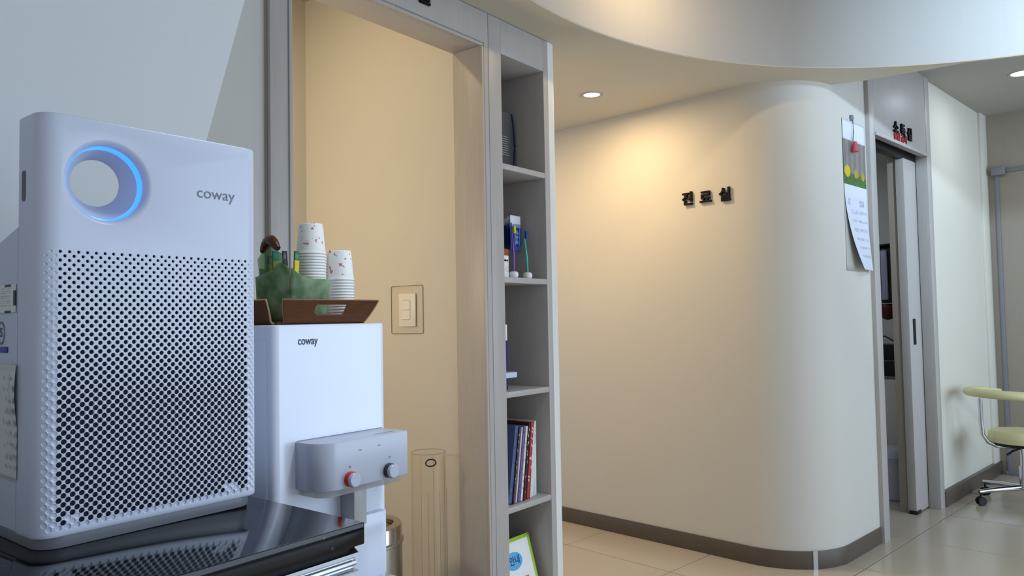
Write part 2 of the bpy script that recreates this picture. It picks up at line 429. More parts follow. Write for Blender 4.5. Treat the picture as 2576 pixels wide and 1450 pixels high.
# ------------------------------------------------------------------ sterilising room door panel (block frame TB: s along, y into)
OS0, OS1, OZ = .085, .95, 2.20
d2 = empty_struct('door_2', TB @ Vector((.5, 0, 0))); d2['label'] = 'grey laminate door surround with a sliding leaf pushed half open'
box('frame_stile', .004, OS0, -.022, .10, 0, ZC, m_lam, d2, T=TB)
box('frame_stile', OS1, 1.03, -.022, .046, 0, ZC, m_lam, d2, T=TB)
box('header_panel', OS0, OS1, -.02, .02, OZ, ZC, m_lam, d2, T=TB)
box('frame_lip', OS0-.004, OS1+.004, -.03, -.018, OZ-.006, OZ+.012, m_lam, d2, T=TB)
box('sliding_track', OS0, OS1, .045, .10, OZ-.03, OZ+.02, m_black, d2, T=TB)
leaf = box('door_leaf', .735, 1.50, .05, .098, .008, OZ-.03, m_lam, d2, T=TB)
box('pull_handle', .795, .822, .040, .05, 1.02, 1.18, m_black, leaf, .004, T=TB)
box('floor_guide', .725, .80, .044, .09, 0, .02, m_black, d2, T=TB)
box('inner_jamb', .755, .90, .104, .152, 0, OZ, m_lamdark, d2, T=TB)
ss = thing('room_sign', 'small dark Korean letters above a red line on the panel over the sliding door', 'sign', TB @ Vector((.56, -.02, 2.3)))
for ch, px, py in (('소', .40, 320), ('독', .515, 326), ('실', .63, 334)):
    q = PW(2200+px*110, py, -.02); q.x = px; text('letter', ch, .080, m_ink, TB @ frame((q.x, -.026, q.z), (1, 0, 0), (0, 0, 1)), ss, .005, .03)
q = PW(2264, 349, -.02)
text('red_line', '출입 금지', .055, mat('red_letter', 'a31f2a', .4), TB @ frame((q.x, -.023, q.z), (1, 0, 0), (0, 0, 1)), ss, .002, .03)
# room behind
struct(box('wall_sterile', 1.55, 1.65, .10, 2.2, 0, ZC, m_wallcool, bev=0, T=TB))
struct(box('wall_sterile_back', -.55, 1.55, 2.1, 2.2, 0, ZC, m_wallcool, bev=0, T=TB))
# right wall, corner pier and far wall
SF = 2.39
struct(box('wall_right', 1.03, SF+.1, 0, .045, 0, ZC, mat('ivory_plaster', 'dbd7ca', .65, var=.02, vscale=3), bev=0, T=TB))
struct(box('trim_4', SF-.16, SF, -.018, 0, .085, ZC, mat('ivory_plaster', 'dbd7ca', .65, var=.02, vscale=3), T=TB), 'shallow corner pier of the side wall')
struct(box('baseboard_right', 1.034, SF, -.028, 0, 0, .095, m_base, T=TB, bev=.002))
struct(box('wall_far', SF, SF+.1, -4.2, 0, 0, ZC, m_lamdark, bev=0, T=TB))
d3 = empty_struct('door_3', TB @ Vector((SF, -.6, 0))); d3['label'] = 'beige flush door in the far wall with a dark frame line'
dl = PS(2524, 800, SF-.01); dt = PS(2515, 432, SF-.01)
box('door_leaf', SF-.02, SF-.004, dl.y-.95, dl.y-.012, .01, dt.z-.012, m_lamdark, d3, T=TB)
box('frame_line', SF-.03, SF-.002, dl.y-.012, dl.y+.012, 0, dt.z, m_greyp, d3, T=TB)
box('frame_line', SF-.03, SF-.002, dl.y-.97, dl.y+.012, dt.z-.012, dt.z+.012, m_greyp, d3, T=TB)
box('door_closer', SF-.06, SF-.03, dl.y-.06, dl.y+.03, dt.z-.03, dt.z+.03, m_greyp, d3, T=TB, bev=.006)
box('threshold', SF-.05, SF-.002, dl.y-.97, dl.y+.02, .0, .03, m_greyp, d3, T=TB)

# ------------------------------------------------------------------ lamps
def downlight(name, loc, label, ring, emit, strength, r=.045):
    t = thing(name, label, 'lamp', loc)
    T = Matrix.Translation(loc)
    lathe('trim_ring', [(r+.014, 0), (r+.012, -.004), (r, -.004), (r-.004, 0)], ring, t, 32, T)
    lathe('diffuser', [(0, -.001), (r-.003, -.001), (r-.003, .0)], mat('lit_'+name, 'ffffff', emit=emit, estr=strength), t, 32, T)
    return t
downlight('warm_downlight', (3.29, 2.04, ZS), 'small glowing warm recessed downlight in the beige dropped ceiling', m_fascia, 'ffdc8c', 2.6)
downlight('cool_downlight', (5.68, .36, ZC), 'cool white recessed downlight at the right edge of the photo', m_fascia, 'eef4ff', 14, .06)

# ------------------------------------------------------------------ counter and its cabinet
CX0, CX1, CY0, CY1 = -.35, .812, .945, 1.772
ct = tag(prism('countertop', rrect(CX0, CX1, CY0, CY1, .004, 3), .866, .90, m_gran, bev=.0015), 'glossy black granite countertop with pale flecks under the air purifier', 'countertop')
cb = thing('base_cabinet', 'dark base cabinet with bright aluminium handle rails under the black countertop', 'cabinet', (.2, 1.4, 0))
m_cab = mat('dark_cabinet', '26262a', .4, var=.05)
box('body', CX0+.02, CX1-.03, CY0+.035, CY1-.005, .08, .866, m_cab, cb)
box('plinth', CX0+.04, CX1-.05, CY0+.09, CY1-.03, 0, .08, m_black, cb)
prof = [(.980, .864), (.962, .864), (.950, .8565), (.947, .8555), (.947, .850), (.957, .849), (.958, .8425), (.954, .841), (.9515, .8375), (.954, .834), (.960, .833), (.960, .829), (.949, .828), (.948, .826), (.948, .821), (.958, .820), (.958, .815), (.951, .813), (.949, .809), (.951, .805), (.980, .803)]
vs = [(CX0+.02, y, z) for y, z in prof] + [(CX1-.012, y, z) for y, z in prof]; k = len(prof)
raw('handle_rail', vs, [tuple(range(k)), tuple(range(2*k-1, k-1, -1))] + [(i, (i+1) % k, (i+1) % k+k, i+k) for i in range(k)], m_alu, cb)
for i in range(2):
    x0 = CX0+.03+i*.57
    box('drawer_front', x0, x0+.56, CY0+.015, CY0+.036, .50, .80, m_cab, cb)
    box('cabinet_door', x0, x0+.56, CY0+.015, CY0+.036, .09, .495, m_cab, cb)

# ------------------------------------------------------------------ air purifier
XL, XR, YF, YB = .428, .787, 1.195, 1.270
RA = .027; ZB, ZT = .918, 1.535
ap = thing('air_purifier', 'white box air purifier with round light-ring opening and perforated front', 'air purifier', ((XL+XR)/2, 1.30, .90))
def prof_pt(u, d):
    """u runs along the front outline (equals x on the flat front), d = depth below the surface"""
    if u < XL+RA:
        a = (XL+RA-u)/RA
        if a > PI/2: return (XL+d, YF+RA+(a-PI/2)*RA)
        return (XL+RA-(RA-d)*math.sin(a), YF+RA-(RA-d)*math.cos(a))
    if u > XR-RA:
        a = (u-XR+RA)/RA
        if a > PI/2: return (XR-d, YF+RA+(a-PI/2)*RA)
        return (XR-RA+(RA-d)*math.sin(a), YF+RA-(RA-d)*math.cos(a))
    return (u, YF+d)
UE = RA*PI/2 + (YB-YF-RA)          # arc plus straight side
UL, UR = XL+RA-UE, XR-RA+UE
pa, pb = .00627, .00645
u0 = .457-4*pa; z0 = 1.331+pb; NI, NJ = 56, 64
vs, fs = [], []
def av(u, z, d=0):
    x, y = prof_pt(u, d); vs.append((x, y, z)); return len(vs)-1
latt = {}
def lv(i, j):
    if (i, j) not in latt: latt[(i, j)] = av(u0+i*pa, z0-j*pb)
    return latt[(i, j)]
blocked = {(6, 61), (8, 61), (7, 62), (46, 61), (48, 61), (47, 62), (49, 62)}
for i in range(0, NI+1):
    for j in range(0, NJ+1):
        if (i+j) % 2 == 0: continue
        if 0 < i < NI and 0 < j < NJ:
            c = [lv(i+1, j), lv(i, j-1), lv(i-1, j), lv(i, j+1)]
            u, z = u0+i*pa, z0-j*pb
            r = .0023+.0018*min(1, (j-1)/36)
            dim = i < 4 or i > 52 or j > 62 or (i, j) in blocked
            rings = [(r+.00035, 0), (r, .0004), (r-.0001, .0026)]
            if dim: rings = [(r+.00035, 0), (r, .0005), (r-.0002, .0022)] if (j > 62 and 4 <= i <= 52) else [(r+.00035, 0), (r-.0003, .0007), (r-.0012, .0014)]
            rid = []
            for (rad, dep) in rings:
                rid.append([av(u+rad*math.cos(k*PI/6), z+rad*math.sin(k*PI/6), dep) for k in range(12)])
            h = rid[0]
            for q in range(4):
                A_, B_ = c[q], c[(q+1) % 4]; b = q*3
                fs += [(A_, B_, h[(b+2) % 12], h[b+1]), (A_, h[b+1], h[b]), (B_, h[(b+3) % 12], h[(b+2) % 12])]
            for q in range(2):
                for k in range(12): fs.append((rid[q][k], rid[q][(k+1) % 12], rid[q+1][(k+1) % 12], rid[q+1][k]))
            if dim: fs.append(tuple(rid[2]))
        else:                                     # half cells along the border
            nb = [(i+a, j+b) for a, b in ((1, 0), (0, -1), (-1, 0), (0, 1)) if 0 <= i+a <= NI and 0 <= j+b <= NJ]
            if len(nb) == 3:
                w = lv(i, j); q3 = [lv(*q) for q in nb]
                tip = [q for q in nb if 0 < q[0] < NI and 0 < q[1] < NJ][0] if (0 < i < NI or 0 < j < NJ) else nb[0]
                t3 = lv(*tip); o3 = [q for q in q3 if q != t3]
                fs += [(o3[0], w, t3), (w, o3[1], t3)]
zt_, zb_ = z0, z0-NJ*pb
ub0, ub1 = u0, u0+NI*pa
def strip(us, zs, d=0):
    g = [[av(u, z, d) for u in us] for z in zs]
    for a in range(len(zs)-1):
        for b in range(len(us)-1): fs.append((g[a][b], g[a][b+1], g[a+1][b+1], g[a+1][b]))
def lin_(a, b, n): return [a+(b-a)*i/n for i in range(n+1)]
usL = [UL, XL+RA-RA*PI/2] + lin_(XL+RA-RA*PI/2, ub0, 4)[1:]
usR = lin_(ub1, XR-RA+RA*PI/2, 4) + [UR]
usM = [u0+i*pa for i in range(NI+1)]
zrows = [z0-j*pb for j in range(NJ+1)]
for us in (usL, usR): strip(us, zrows)
allu = usL + usM[1:] + usR[1:]
strip(allu, [ZB+.003, zb_])
# bottom rim with small rounding, top rim likewise
for zr, s in ((ZB, -1),):
    g0 = [av(u, ZB+.003, 0) for u in allu]; g1 = [av(u, ZB+.0009, .0009) for u in allu]; g2 = [av(u, ZB, .003) for u in allu]
    for a, b in ((g0, g1), (g1, g2)):
        for k in range(len(a)-1): fs.append((a[k], a[k+1], b[k+1], b[k]))
g0 = [av(u, ZT-.004, 0) for u in allu]; g1 = [av(u, ZT-.0012, .0012) for u in allu]; g2 = [av(u, ZT, .004) for u in allu]
for a, b in ((g0, g1), (g1, g2)):
    for k in range(len(a)-1): fs.append((a[k], a[k+1], b[k+1], b[k]))
fs.append(tuple(g2))
# upper plain part with the round opening
HX, HZ, NR = .5245, 1.4405, 72
IA, IB = 4, 52
xa, xb = u0+IA*pa, u0+IB*pa
zside = [zt_+(ZT-.004-zt_)*k/14 for k in range(15)]
strip(usL[:-1] + usM[:IA+1], zside); strip(usM[IB:] + usR[1:], zside)
edge_pts = [(xb, z) for z in zside[:-1]] + [(u, ZT-.004) for u in usM[IB:IA:-1]] + [(xa, z) for z in zside[:0:-1]] + [(u, zt_) for u in usM[IA:IB]]
ang_ = sorted([(math.atan2(z-HZ, x-HX) % (2*PI), x, z) for x, z in edge_pts])
prof = [(.0670-.0095*math.sin(t), .0140*(1-math.cos(t))) for t in [k*PI/2/6 for k in range(7)]]
BX, BZ = .5355, 1.4505
rows = []
for a, x, z in ang_:
    row = [av(x, z)]
    for r, d in prof: vs.append((HX+r*math.cos(a), YF+d, HZ+r*math.sin(a))); row.append(len(vs)-1)
    vs.append((BX+.0375*math.cos(a), YB, BZ+.0375*math.sin(a))); bi = len(vs)-1
    vs.append((HX+.0541*math.cos(a), YF+.0235, HZ+.0541*math.sin(a))); row2 = [len(vs)-1, bi]
    rows.append((row, row2, a))
for k in range(len(rows)):
    A_, B_ = rows[k], rows[(k+1) % len(rows)]
    for q in range(len(A_[0])-1): fs.append((A_[0][q], B_[0][q], B_[0][q+1], A_[0][q+1]))
    fs.append((A_[1][0], B_[1][0], B_[1][1], A_[1][1]))
# back face of the upper part
bk = []
for (row, row2, a) in rows:
    dx, dz = math.cos(a), math.sin(a); t = 9
    if dx > 1e-9: t = min(t, (XR-BX)/dx)
    if dx < -1e-9: t = min(t, (XL-BX)/dx)
    if dz > 1e-9: t = min(t, (ZT-.004-BZ)/dz)
    if dz < -1e-9: t = min(t, (1.33-BZ)/dz)
    vs.append((BX+dx*t, YB, BZ+dz*t)); bk.append(len(vs)-1)
for k in range(len(rows)):
    k2 = (k+1) % len(rows); fs.append((rows[k][1][1], rows[k2][1][1], bk[k2], bk[k]))
me = bpy.data.meshes.new('front_housing'); me.from_pydata(vs, [], fs)
bm = bmesh.new(); bm.from_mesh(me); bmesh.ops.remove_doubles(bm, verts=bm.verts, dist=2e-6)
bmesh.ops.recalc_face_normals(bm, faces=bm.faces); bm.to_mesh(me); bm.free()
fh = link('front_housing', me, m_white, ap, True)
# dark mesh behind the perforations
raw('filter_mesh', [(XL+.02, YF+.0045, zb_), (XR-.02, YF+.0045, zb_), (XR-.02, YF+.0045, zt_+.004), (XL+.02, YF+.0045, zt_+.004),
                    (XL+.02, YF+.012, zb_), (XR-.02, YF+.012, zb_), (XR-.02, YF+.012, zt_+.004), (XL+.02, YF+.012, zt_+.004)],
    [(0, 1, 2, 3), (4, 7, 6, 5), (0, 4, 5, 1), (3, 2, 6, 7), (0, 3, 7, 4), (1, 5, 6, 2)], m_dark, ap)
# glowing ring
vs, fs = [], []
for k in range(NR):
    a = 2*PI*k/NR
    for r, d in ((.0577, .0135), (.0549, .0150), (.0540, .0240), (.0577, .0245)):
        vs.append((HX+r*math.cos(a), YF+d, HZ+r*math.sin(a)))
for k in range(NR):
    j = (k+1) % NR
    for q in range(4): fs.append((k*4+q, j*4+q, j*4+(q+1) % 4, k*4+(q+1) % 4))
lr = raw('light_ring', vs, fs, mat('blue_light', '1f7dff', .3, emit='3d8dff', estr=1.3), ap, True); lr['label'] = 'glowing blue ring around the opening'
# rear housing with sloping shoulder, base
pr = [(YB-.001, ZB), (YB-.001, 1.376), (1.345, 1.357), (1.415, 1.325), (1.43, 1.30), (1.43, ZB)]
vs = [(XL+.0005, y, z) for y, z in pr] + [(XR-.0005, y, z) for y, z in pr]
bm = bmesh.new(); V = [bm.verts.new(v) for v in vs]; k = len(pr)
for f in [tuple(range(k)), tuple(range(2*k-1, k-1, -1))] + [(i, (i+1) % k, (i+1) % k+k, i+k) for i in range(k)]: bm.faces.new([V[q] for q in f])
bmesh.ops.bevel(bm, geom=bm.edges[:], offset=.004, segments=2, affect='EDGES')
from_bm('rear_housing', bm, m_white, ap, True)
prism('base', rrect(XL+.006, XR-.006, YF+.007, 1.425, .034, 10), .90, ZB+.001, m_greyp, ap, bev=.002)
# wording on the front
q0, q1 = P(498, 490, 'y', YF), P(587, 492, 'y', YF)
text('brand_lettering', 'coway', .026, m_greyink, frame(((q0.x+q1.x)/2, YF-.0003, 1.443), (1, 0, 0), (0, 0, 1)), ap, .0003, .0, sx=1.06)
# slot on the side and stickers
prism('side_slot', rrect(1.244, 1.257, 1.407, 1.453, .0065, 6), 0, .0012, mat('slot_grey', '55565a', .5), ap,
      T=Matrix(((0, 0, -1, XL+.0004), (1, 0, 0, 0), (0, 1, 0, 0), (0, 0, 0, 1))))
def side_sheet(name, y0, y1, za, zb, fn, parent, nx=14, nz=20, off=.0008, bulge=0, th=.0004):
    g = [[(XL-off-bulge*math.sin(PI*i/nz)*(1-j/nx)**2, y1+(y0-y1)*(1-0)*j/nx, zb+(za-zb)*i/nz) for j in range(nx+1)] for i in range(nz+1)]
    return sheet(name, g, fn, m_print, parent, th)
rnd = random.Random(3)
def rating(u, v):
    if v < .1 and .35 < u < .75 or v > .9 and .35 < u < .75: return '2a2a2a'
    if u > .86 and .2 < v < .75: return '2a2a2a'
    return 'b9b9b7' if (int(v*24) % 2 and .1 < v < .8 and .1 < u < .7 and rnd.random() > .3) else 'e6e6e4'
side_sheet('rating_label', 1.276, 1.345, 1.243, 1.286, rating, ap, 24, 30)
side_sheet('blue_sticker', 1.308, 1.345, 1.183, 1.192, lambda u, v: '4a4ca0', ap, 3, 3)
vs, fs = [], []
for k in range(24):
    a = 2*PI*k/24
    for r in (.0125, .0150): vs.append((XL-.0004, 1.336+r*math.cos(a), 1.213+r*1.2*math.sin(a)))
for k in range(24): fs.append((2*k, 2*((k+1) % 24), 2*((k+1) % 24)+1, 2*k+1))
mk = raw('certification_mark', vs, fs, mat('green_print', '5f8a72', .5), ap)
md = mk.modifiers.new('thickness', 'SOLIDIFY'); md.thickness = .0003
text('mark_letter', 'S', .02, mat('blue_print', '4f6a8a', .5), frame((XL-.0006, 1.336, 1.213), (0, -1, 0), (0, 0, 1)), ap, .0002, .02)
# handwritten record sheet in a clear sleeve on the side
rs = thing('record_sheet', 'handwritten record sheet in a clear sleeve on the side of the air purifier', 'sheet', (XL, 1.30, .995))
rnd2 = random.Random(11)
def hand(u, v):
    if v < .06: return 'd5d5d3'
    row = int(v*40)
    if row % 4 in (0, 1) and .1 < v < .92 and u > .25+.5*rnd2.random() and rnd2.random() > .35: return '9ea3a0' if v > .42 else '7f8683'
    return 'e3e3e0'
def rsheet(name, fn, mt, off, curl, y0=1.2655, y1=1.348, za=.997, zb=1.166):
    g = [[(XL-off-curl*(j/16)**3*math.sin(PI*min(1, .15+i/26)), y1+(y0-y1)*j/16, zb+(za-zb)*i/40) for j in range(17)] for i in range(41)]
    return sheet(name, g, fn, mt, rs, .0004)
rsheet('paper', hand, m_print, .0015, .004)
rsheet('sleeve', lambda u, v: 'ffffff', m_clearp, .003, .009, y0=1.263, za=.994, zb=1.172)

# ------------------------------------------------------------------ water dispenser
DX0, DX1, DY0, DY1, DZ = .886, 1.183, 1.30, 1.70, 1.217
wd = thing('water_dispenser', 'tall glossy white water dispenser with lilac tap unit beside the black countertop', 'water dispenser', ((DX0+DX1)/2, 1.5, 0))
prism('body', rrect(DX0, DX1, DY0, DY1, .016, 8), .0, DZ, m_gloss, wd, bev=.004, seg=3)
box('side_panel', DX0-.0022, DX0+.002, DY0+.022, DY1-.03, .06, 1.186, m_gloss, wd, .001)
tp = prism('tap_unit', rrect(.936, 1.170, 1.220, DY0+.002, .046, 10, (0, 0, 1, 0)), .884, .980, m_lilac, wd, bev=.0025)
box('seam', .94, 1.168, DY0-.0006, DY0+.002, .9795, .9812, m_greyp, wd, 0)
for px, py, mt, nm in ((884, 1206, m_red, 'hot_water_knob'), (981, 1184, mat('dark_blue_plastic', '2c3040', .35), 'cold_water_knob')):
    c = P(px-3, py, 'y', 1.220); T = frame((c.x, 1.2202, c.z), (1, 0, 0), (0, 0, 1))
    kn = lathe(nm, [(0, 0), (.0155, 0), (.0155, .009), (.0145, .0105), (0, .0105)], mt, wd, 32, T)
    lathe('cap', [(0, .0105), (.0140, .0105), (.0140, .017), (.0128, .0185), (0, .0185)], m_lilac, kn, 32, T)
for px, py, s in ((906, 1132, '~'), (953, 1120, '~'), (880, 1175, '◦'), (980, 1150, '◦')):
    c = P(px, py, 'y', 1.220); text('printed_mark', s, .016, m_greyink, frame((c.x, 1.2197, c.z), (1, 0, 0), (0, 0, 1)), tp, .0002)
c = P(965, 1091, 'z', .98)
box('display_mark', 1.09, 1.15, 1.236, 1.240, .9797, .9805, m_greyp, wd, 0)
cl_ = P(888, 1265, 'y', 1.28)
m_post = mat('post_grey', 'b4b4b6', .35)
box('grey_post', cl_.x-.018, cl_.x+.018, 1.255, DY0-.0005, .79, .884, m_post, wd, .004)  # plain grey post between tap unit and ledge
for x in (.985, 1.09):
    lathe('nozzle', [(0, -.022), (.006, -.022), (.0075, 0), (0, 0)], m_clearp, wd, 20, Matrix.Translation((x, 1.236, .884)))
prism('spout_plate', rrect(.945, 1.17, 1.225, DY0-.001, .03, 8, (0, 0, 1, 1)), .872, .884, glass('clear_grey', 'ececea', diffuse=.45, dcol='e4e4e4'), wd)
prism('ledge', rrect(.905, DX1-.013, 1.284, DY0-.0005, .012, 6, (0, 0, 1, 1)), .66, .80, m_gloss, wd, bev=.003)
prism('drip_tray', rrect(.93, 1.19, 1.19, DY0-.0005, .03, 8, (0, 0, 1, 1)), .625, .648, m_lilac, wd, bev=.003)
q0, q1 = P(751, 858, 'y', DY0), P(797, 858, 'y', DY0)
text('brand_lettering', 'coway', .0235, m_navy, frame(((q0.x+q1.x)/2, DY0-.0004, (q0.z+q1.z)/2), (1, 0, 0), (0, 0, 1)), wd, .0004, .012, sx=.82)

# ------------------------------------------------------------------ wooden tray on the dispenser
tr = thing('wooden_tray', 'dark walnut bent-plywood tray with slotted handle on top of the water dispenser', 'tray', (1.03, 1.42, DZ))
BX0, BX1, BY0, BY1 = .920, 1.150, 1.335, 1.54
th = .005; zb = DZ+.0005
box('tray_floor', BX0, BX1, BY0, BY1, zb, zb+th, m_wood, tr, .001)
def flange(o, ax, out, length, slot=False):
    """curved-up side of the tray: o start corner, ax direction along, out outward direction"""
    ax = Vector(ax); out = Vector(out); prof = []
    for k in range(7):
        a = math.radians(62*k/6); prof.append((.014*math.sin(a), .014*(1-math.cos(a)), a))
    x, z, a = prof[-1]
    for k in range(1, 17): prof.append((x+math.cos(a)*.0475*k/16, z+math.sin(a)*.0475*k/16, a))
    n = 72; grid = []
    for (x, z, a) in prof:
        h = z/.05; row = []
        for j in range(n+1):
            t = j/n; ins = .010*(1-h)**2 - .012*h
            s = ins + t*(length-2*ins)
            row.append(Vector(o)+ax*s+out*x+Vector((0, 0, z+th/2)))
        grid.append(row)
    fs = []; vs = [p for r in grid for p in r]
    for i in range(len(grid)-1):
        for j in range(n):
            if slot:                                   # stadium-shaped hand hole
                ph, pt = (i-6+.5)*.0475/16 - .0245, ((j+.5)/n - .505)*length
                if max(abs(pt)-.030, 0)**2 + max(abs(ph)-.004, 0)**2 < .0085**2: continue
            fs.append((i*(n+1)+j, i*(n+1)+j+1, (i+1)*(n+1)+j+1, (i+1)*(n+1)+j))
    me = bpy.data.meshes.new('tray_side'); me.from_pydata([tuple(v) for v in vs], [], fs); me.materials.append(m_wood); me.materials.append(m_woodedge)
    f = link('tray_side', me, None, tr, 'all')
    md = f.modifiers.new('ply', 'SOLIDIFY'); md.thickness = th; md.offset = 0; md.material_offset_rim = 1
    md2 = f.modifiers.new('round', 'BEVEL'); md2.width = .001; md2.segments = 1
    return f
flange((BX0, BY0, zb), (1, 0, 0), (0, -1, 0), BX1-BX0, True)
flange((BX0, BY1, zb), (1, 0, 0), (0, 1, 0), BX1-BX0, True)
flange((BX0, BY0, zb), (0, 1, 0), (-1, 0, 0), BY1-BY0)
flange((BX1, BY0, zb), (0, 1, 0), (1, 0, 0), BY1-BY0)

# ------------------------------------------------------------------ paper cups
def cup_mesh(n=40):
    prof = [(.0, .066), (.0240, .066), (.0246, .0695), (.0262, .0695), (.0268, .066), (.0317, .0125), (.0325, .0045), (.0336, .0035), (.0342, .0018), (.0336, .0002), (.0325, .0006), (.0322, .0022), (.0318, .0042), (.0256, .064), (0, .064)]
    vs, fs = [], []; k = len(prof)
    for i in range(n):
        a = 2*PI*i/n
        for r, z in prof: vs.append((r*math.cos(a), r*math.sin(a), z))
    for i in range(n):
        j = (i+1) % n
        for q in range(k-1): fs.append((i*k+q, j*k+q, j*k+q+1, i*k+q+1))
    me = bpy.data.meshes.new('paper_cup'); me.from_pydata(vs, [], fs)
    bm = bmesh.new(); bm.from_mesh(me); bmesh.ops.remove_doubles(bm, verts=bm.verts, dist=1e-6); bmesh.ops.recalc_face_normals(bm, faces=bm.faces); bm.to_mesh(me); bm.free()
    me.materials.append(m_cup); me.materials.append(m_cupw)
    for p in me.polygons:
        p.use_smooth = True
        if p.center.z < .012 or abs(p.normal.z) > .8: p.material_index = 1
    return me
cme = cup_mesh()
NTH = 'second third fourth fifth sixth seventh eighth ninth tenth eleventh twelfth thirteenth fourteenth fifteenth sixteenth seventeenth eighteenth nineteenth twentieth twenty-first twenty-second twenty-third twenty-fourth'.split()
CA, CB = (1.062, 1.412), (1.130, 1.3965)
for (cx, cy), nc, tall in ((CA, 24, True), (CB, 15, False)):
    top_z = 1.444 if tall else 1.386
    step = (top_z-.0695-(zb+th+.0005))/(nc-1)
    for k in range(nc):
        o = bpy.data.objects.new('paper_cup', cme); COL.objects.link(o)
        o.location = (cx, cy, zb+th+.0005+k*step); o.rotation_euler = (0, 0, 2.2 if tall else 4.1)
        if k == nc-1:
            tag(o, 'upturned white paper cup with red sprigs on top of the %s stack' % ('taller left' if tall else 'shorter right'), 'paper cup', 'paper cups on the tray')
        else:
            tag(o, 'white paper cup rim, %s cup from the top of the %s stack' % (NTH[nc-2-k], 'taller left' if tall else 'shorter right'), 'paper cup', 'nested cups of the %s stack' % ('taller' if tall else 'shorter'))

# ------------------------------------------------------------------ green frosted holder with sticks
gh = thing('green_holder', 'wavy-rimmed green frosted holder with brown top standing on the wooden tray', 'holder', (.98, 1.37, zb+th))
m_green = glass('green_frosted', 'a4c29b', diffuse=.70, dcol='5f8560', mottle=26)
foot = [(.955, 1.342), (1.05, 1.342), (1.046, 1.352), (1.0, 1.372), (.985, 1.40), (.965, 1.46), (.953, 1.46)]
zg = zb+th+.0005
prism('bottom', foot, zg, zg+.004, m_green, gh)
# front wall, rim falling to the right
n = 14
g = []
for i in range(9):
    row = []
    for j in range(n+1):
        t = j/n; top = 1.336 - .030*t**.8 - (.006*math.sin(t*5))
        z = zg+.004 + (top-zg-.004)*i/8
        fl_ = .006*(i/8)**2
        row.append((.955+.095*t+fl_*t, 1.342-fl_-.003*math.sin(PI*t), z))
    g.append(row)
sheet('front_wall', g, lambda u, v: 'ffffff', m_green, gh, .0035)
# left wall with a low rim, a clearer arched pane rising behind it
def side_top(t): return 1.336 + .030*min(1, t/.18)**2 + .030*math.exp(-((t-.55)/.22)**2) - .01*max(0, t-.8)*5
def side_low(t): return 1.336 + .012*math.sin(PI*min(1, t/.4)) - .020*max(0, t-.3)
g = [[(.955-.004*math.sin(PI*j/16)-.003*(i/10)**2, 1.342+.118*j/16, zg+.004+(side_low(j/16)-zg-.004)*i/10) for j in range(17)] for i in range(11)]
sheet('side_wall', g, lambda u, v: 'ffffff', m_green, gh, .0035)
rim = [(.9525-.004*math.sin(PI*j/16), 1.342+.118*j/16, side_top(j/16)) for j in range(17)]
g = [[(.958-.0055*(i/6)-.004*math.sin(PI*j/16), 1.342+.118*j/16, side_low(j/16)-.008+(side_top(j/16)-side_low(j/16)+.008)*i/6) for j in range(1, 16)] for i in range(7)]
sheet('arched_pane', g, lambda u, v: 'ffffff', glass('green_clear', 'c3d6bf', diffuse=.08, dcol='8fae86'), gh, .002)
tube('wooden_rim', [Vector(rim[j])+Vector((.003, .0, .004)) for j in range(5, 14)], [.006, .009, .011, .0115, .0115, .011, .0105, .009, .006], mat('brown_wood_rim', '4a2414', .3, var=.2), gh, 12)['label'] = 'brown rounded top edge'
# back wall closing the wedge
g = [[(1.046+(.962-1.046)*t, 1.354+(1.462-1.354)*t - .012*math.sin(PI*t), zg+.004+(.085+.03*t)*i/6) for t in [k/10 for k in range(11)]] for i in range(7)]
sheet('back_wall', g, lambda u, v: 'ffffff', m_green, gh, .003)
def stick(x, y, z0_, h, w, lean, top, body, label):
    t = thing('stick_packet', label, 'packet', (x, y, z0_), 'stick packets in the green holder')
    T = Matrix.Translation((x, y, z0_)) @ Matrix.Rotation(lean, 4, 'Y')
    box('sachet', -w/2, w/2, -.003, .003, 0, h*.865, mat('stick_'+body, body, .3), t, .0015, T=T)
    box('sachet_end', -w/2, w/2, -.0022, .0022, h*.865, h, mat('stick_'+top, top, .3), t, .001, T=T)
stick(.974, 1.354, zg+.005, .146, .012, .05, '1d6b3a', 'd9c21e', 'yellow stick packet with green end at the corner of the green holder')
stick(.968, 1.368, zg+.005, .146, .011, -.05, '23262c', '30343a', 'black stick packet beside the yellow one in the green holder')
stick(.966, 1.405, zg+.005, .148, .016, -.02, '3aa5b8', 'd8c41c', 'yellow stick packet with blue end under the brown holder rim')
stick(.966, 1.428, zg+.005, .140, .020, .02, '3c4a1e', '8a8420', 'olive stick packet at the back of the green holder')

# ------------------------------------------------------------------ things in the back room: switch, tube, bin
XWL = 2.135
sw = thing('light_switch', 'white double rocker light switch on a clear wall guard in the doorway', 'switch', (XWL, 2.2, 1.27))
a_, b_ = P(985, 722, 'x', XWL), P(1066, 840, 'x', XWL)
TX = Matrix(((0, 0, -1, XWL), (-1, 0, 0, 0), (0, 1, 0, 0), (0, 0, 0, 1)))        # (u,v,w) -> (XWL-w, -u, v)
prism('clear_guard', rrect(-a_.y, -b_.y, b_.z, a_.z, .008, 6), .0008, .0024, m_clear, sw, T=TX)
pts = rrect(-a_.y, -b_.y, b_.z, a_.z, .008, 6)
tube('guard_edge', [(XWL-.0026, -u, v) for u, v in pts], .0011, mat('guard_edge_grey', '776c5c', .3), sw, 6, closed=True)
c0, c1 = P(1007, 740, 'x', XWL), P(1049, 822, 'x', XWL)
box('plate', XWL-.0095, XWL-.0025, c1.y, c0.y, c1.z, c0.z, mat('ivory_plastic', 'e6e3dc', .35), sw, .0015)
wy0, wy1 = c1.y+(c0.y-c1.y)*.30, c0.y-(c0.y-c1.y)*.18
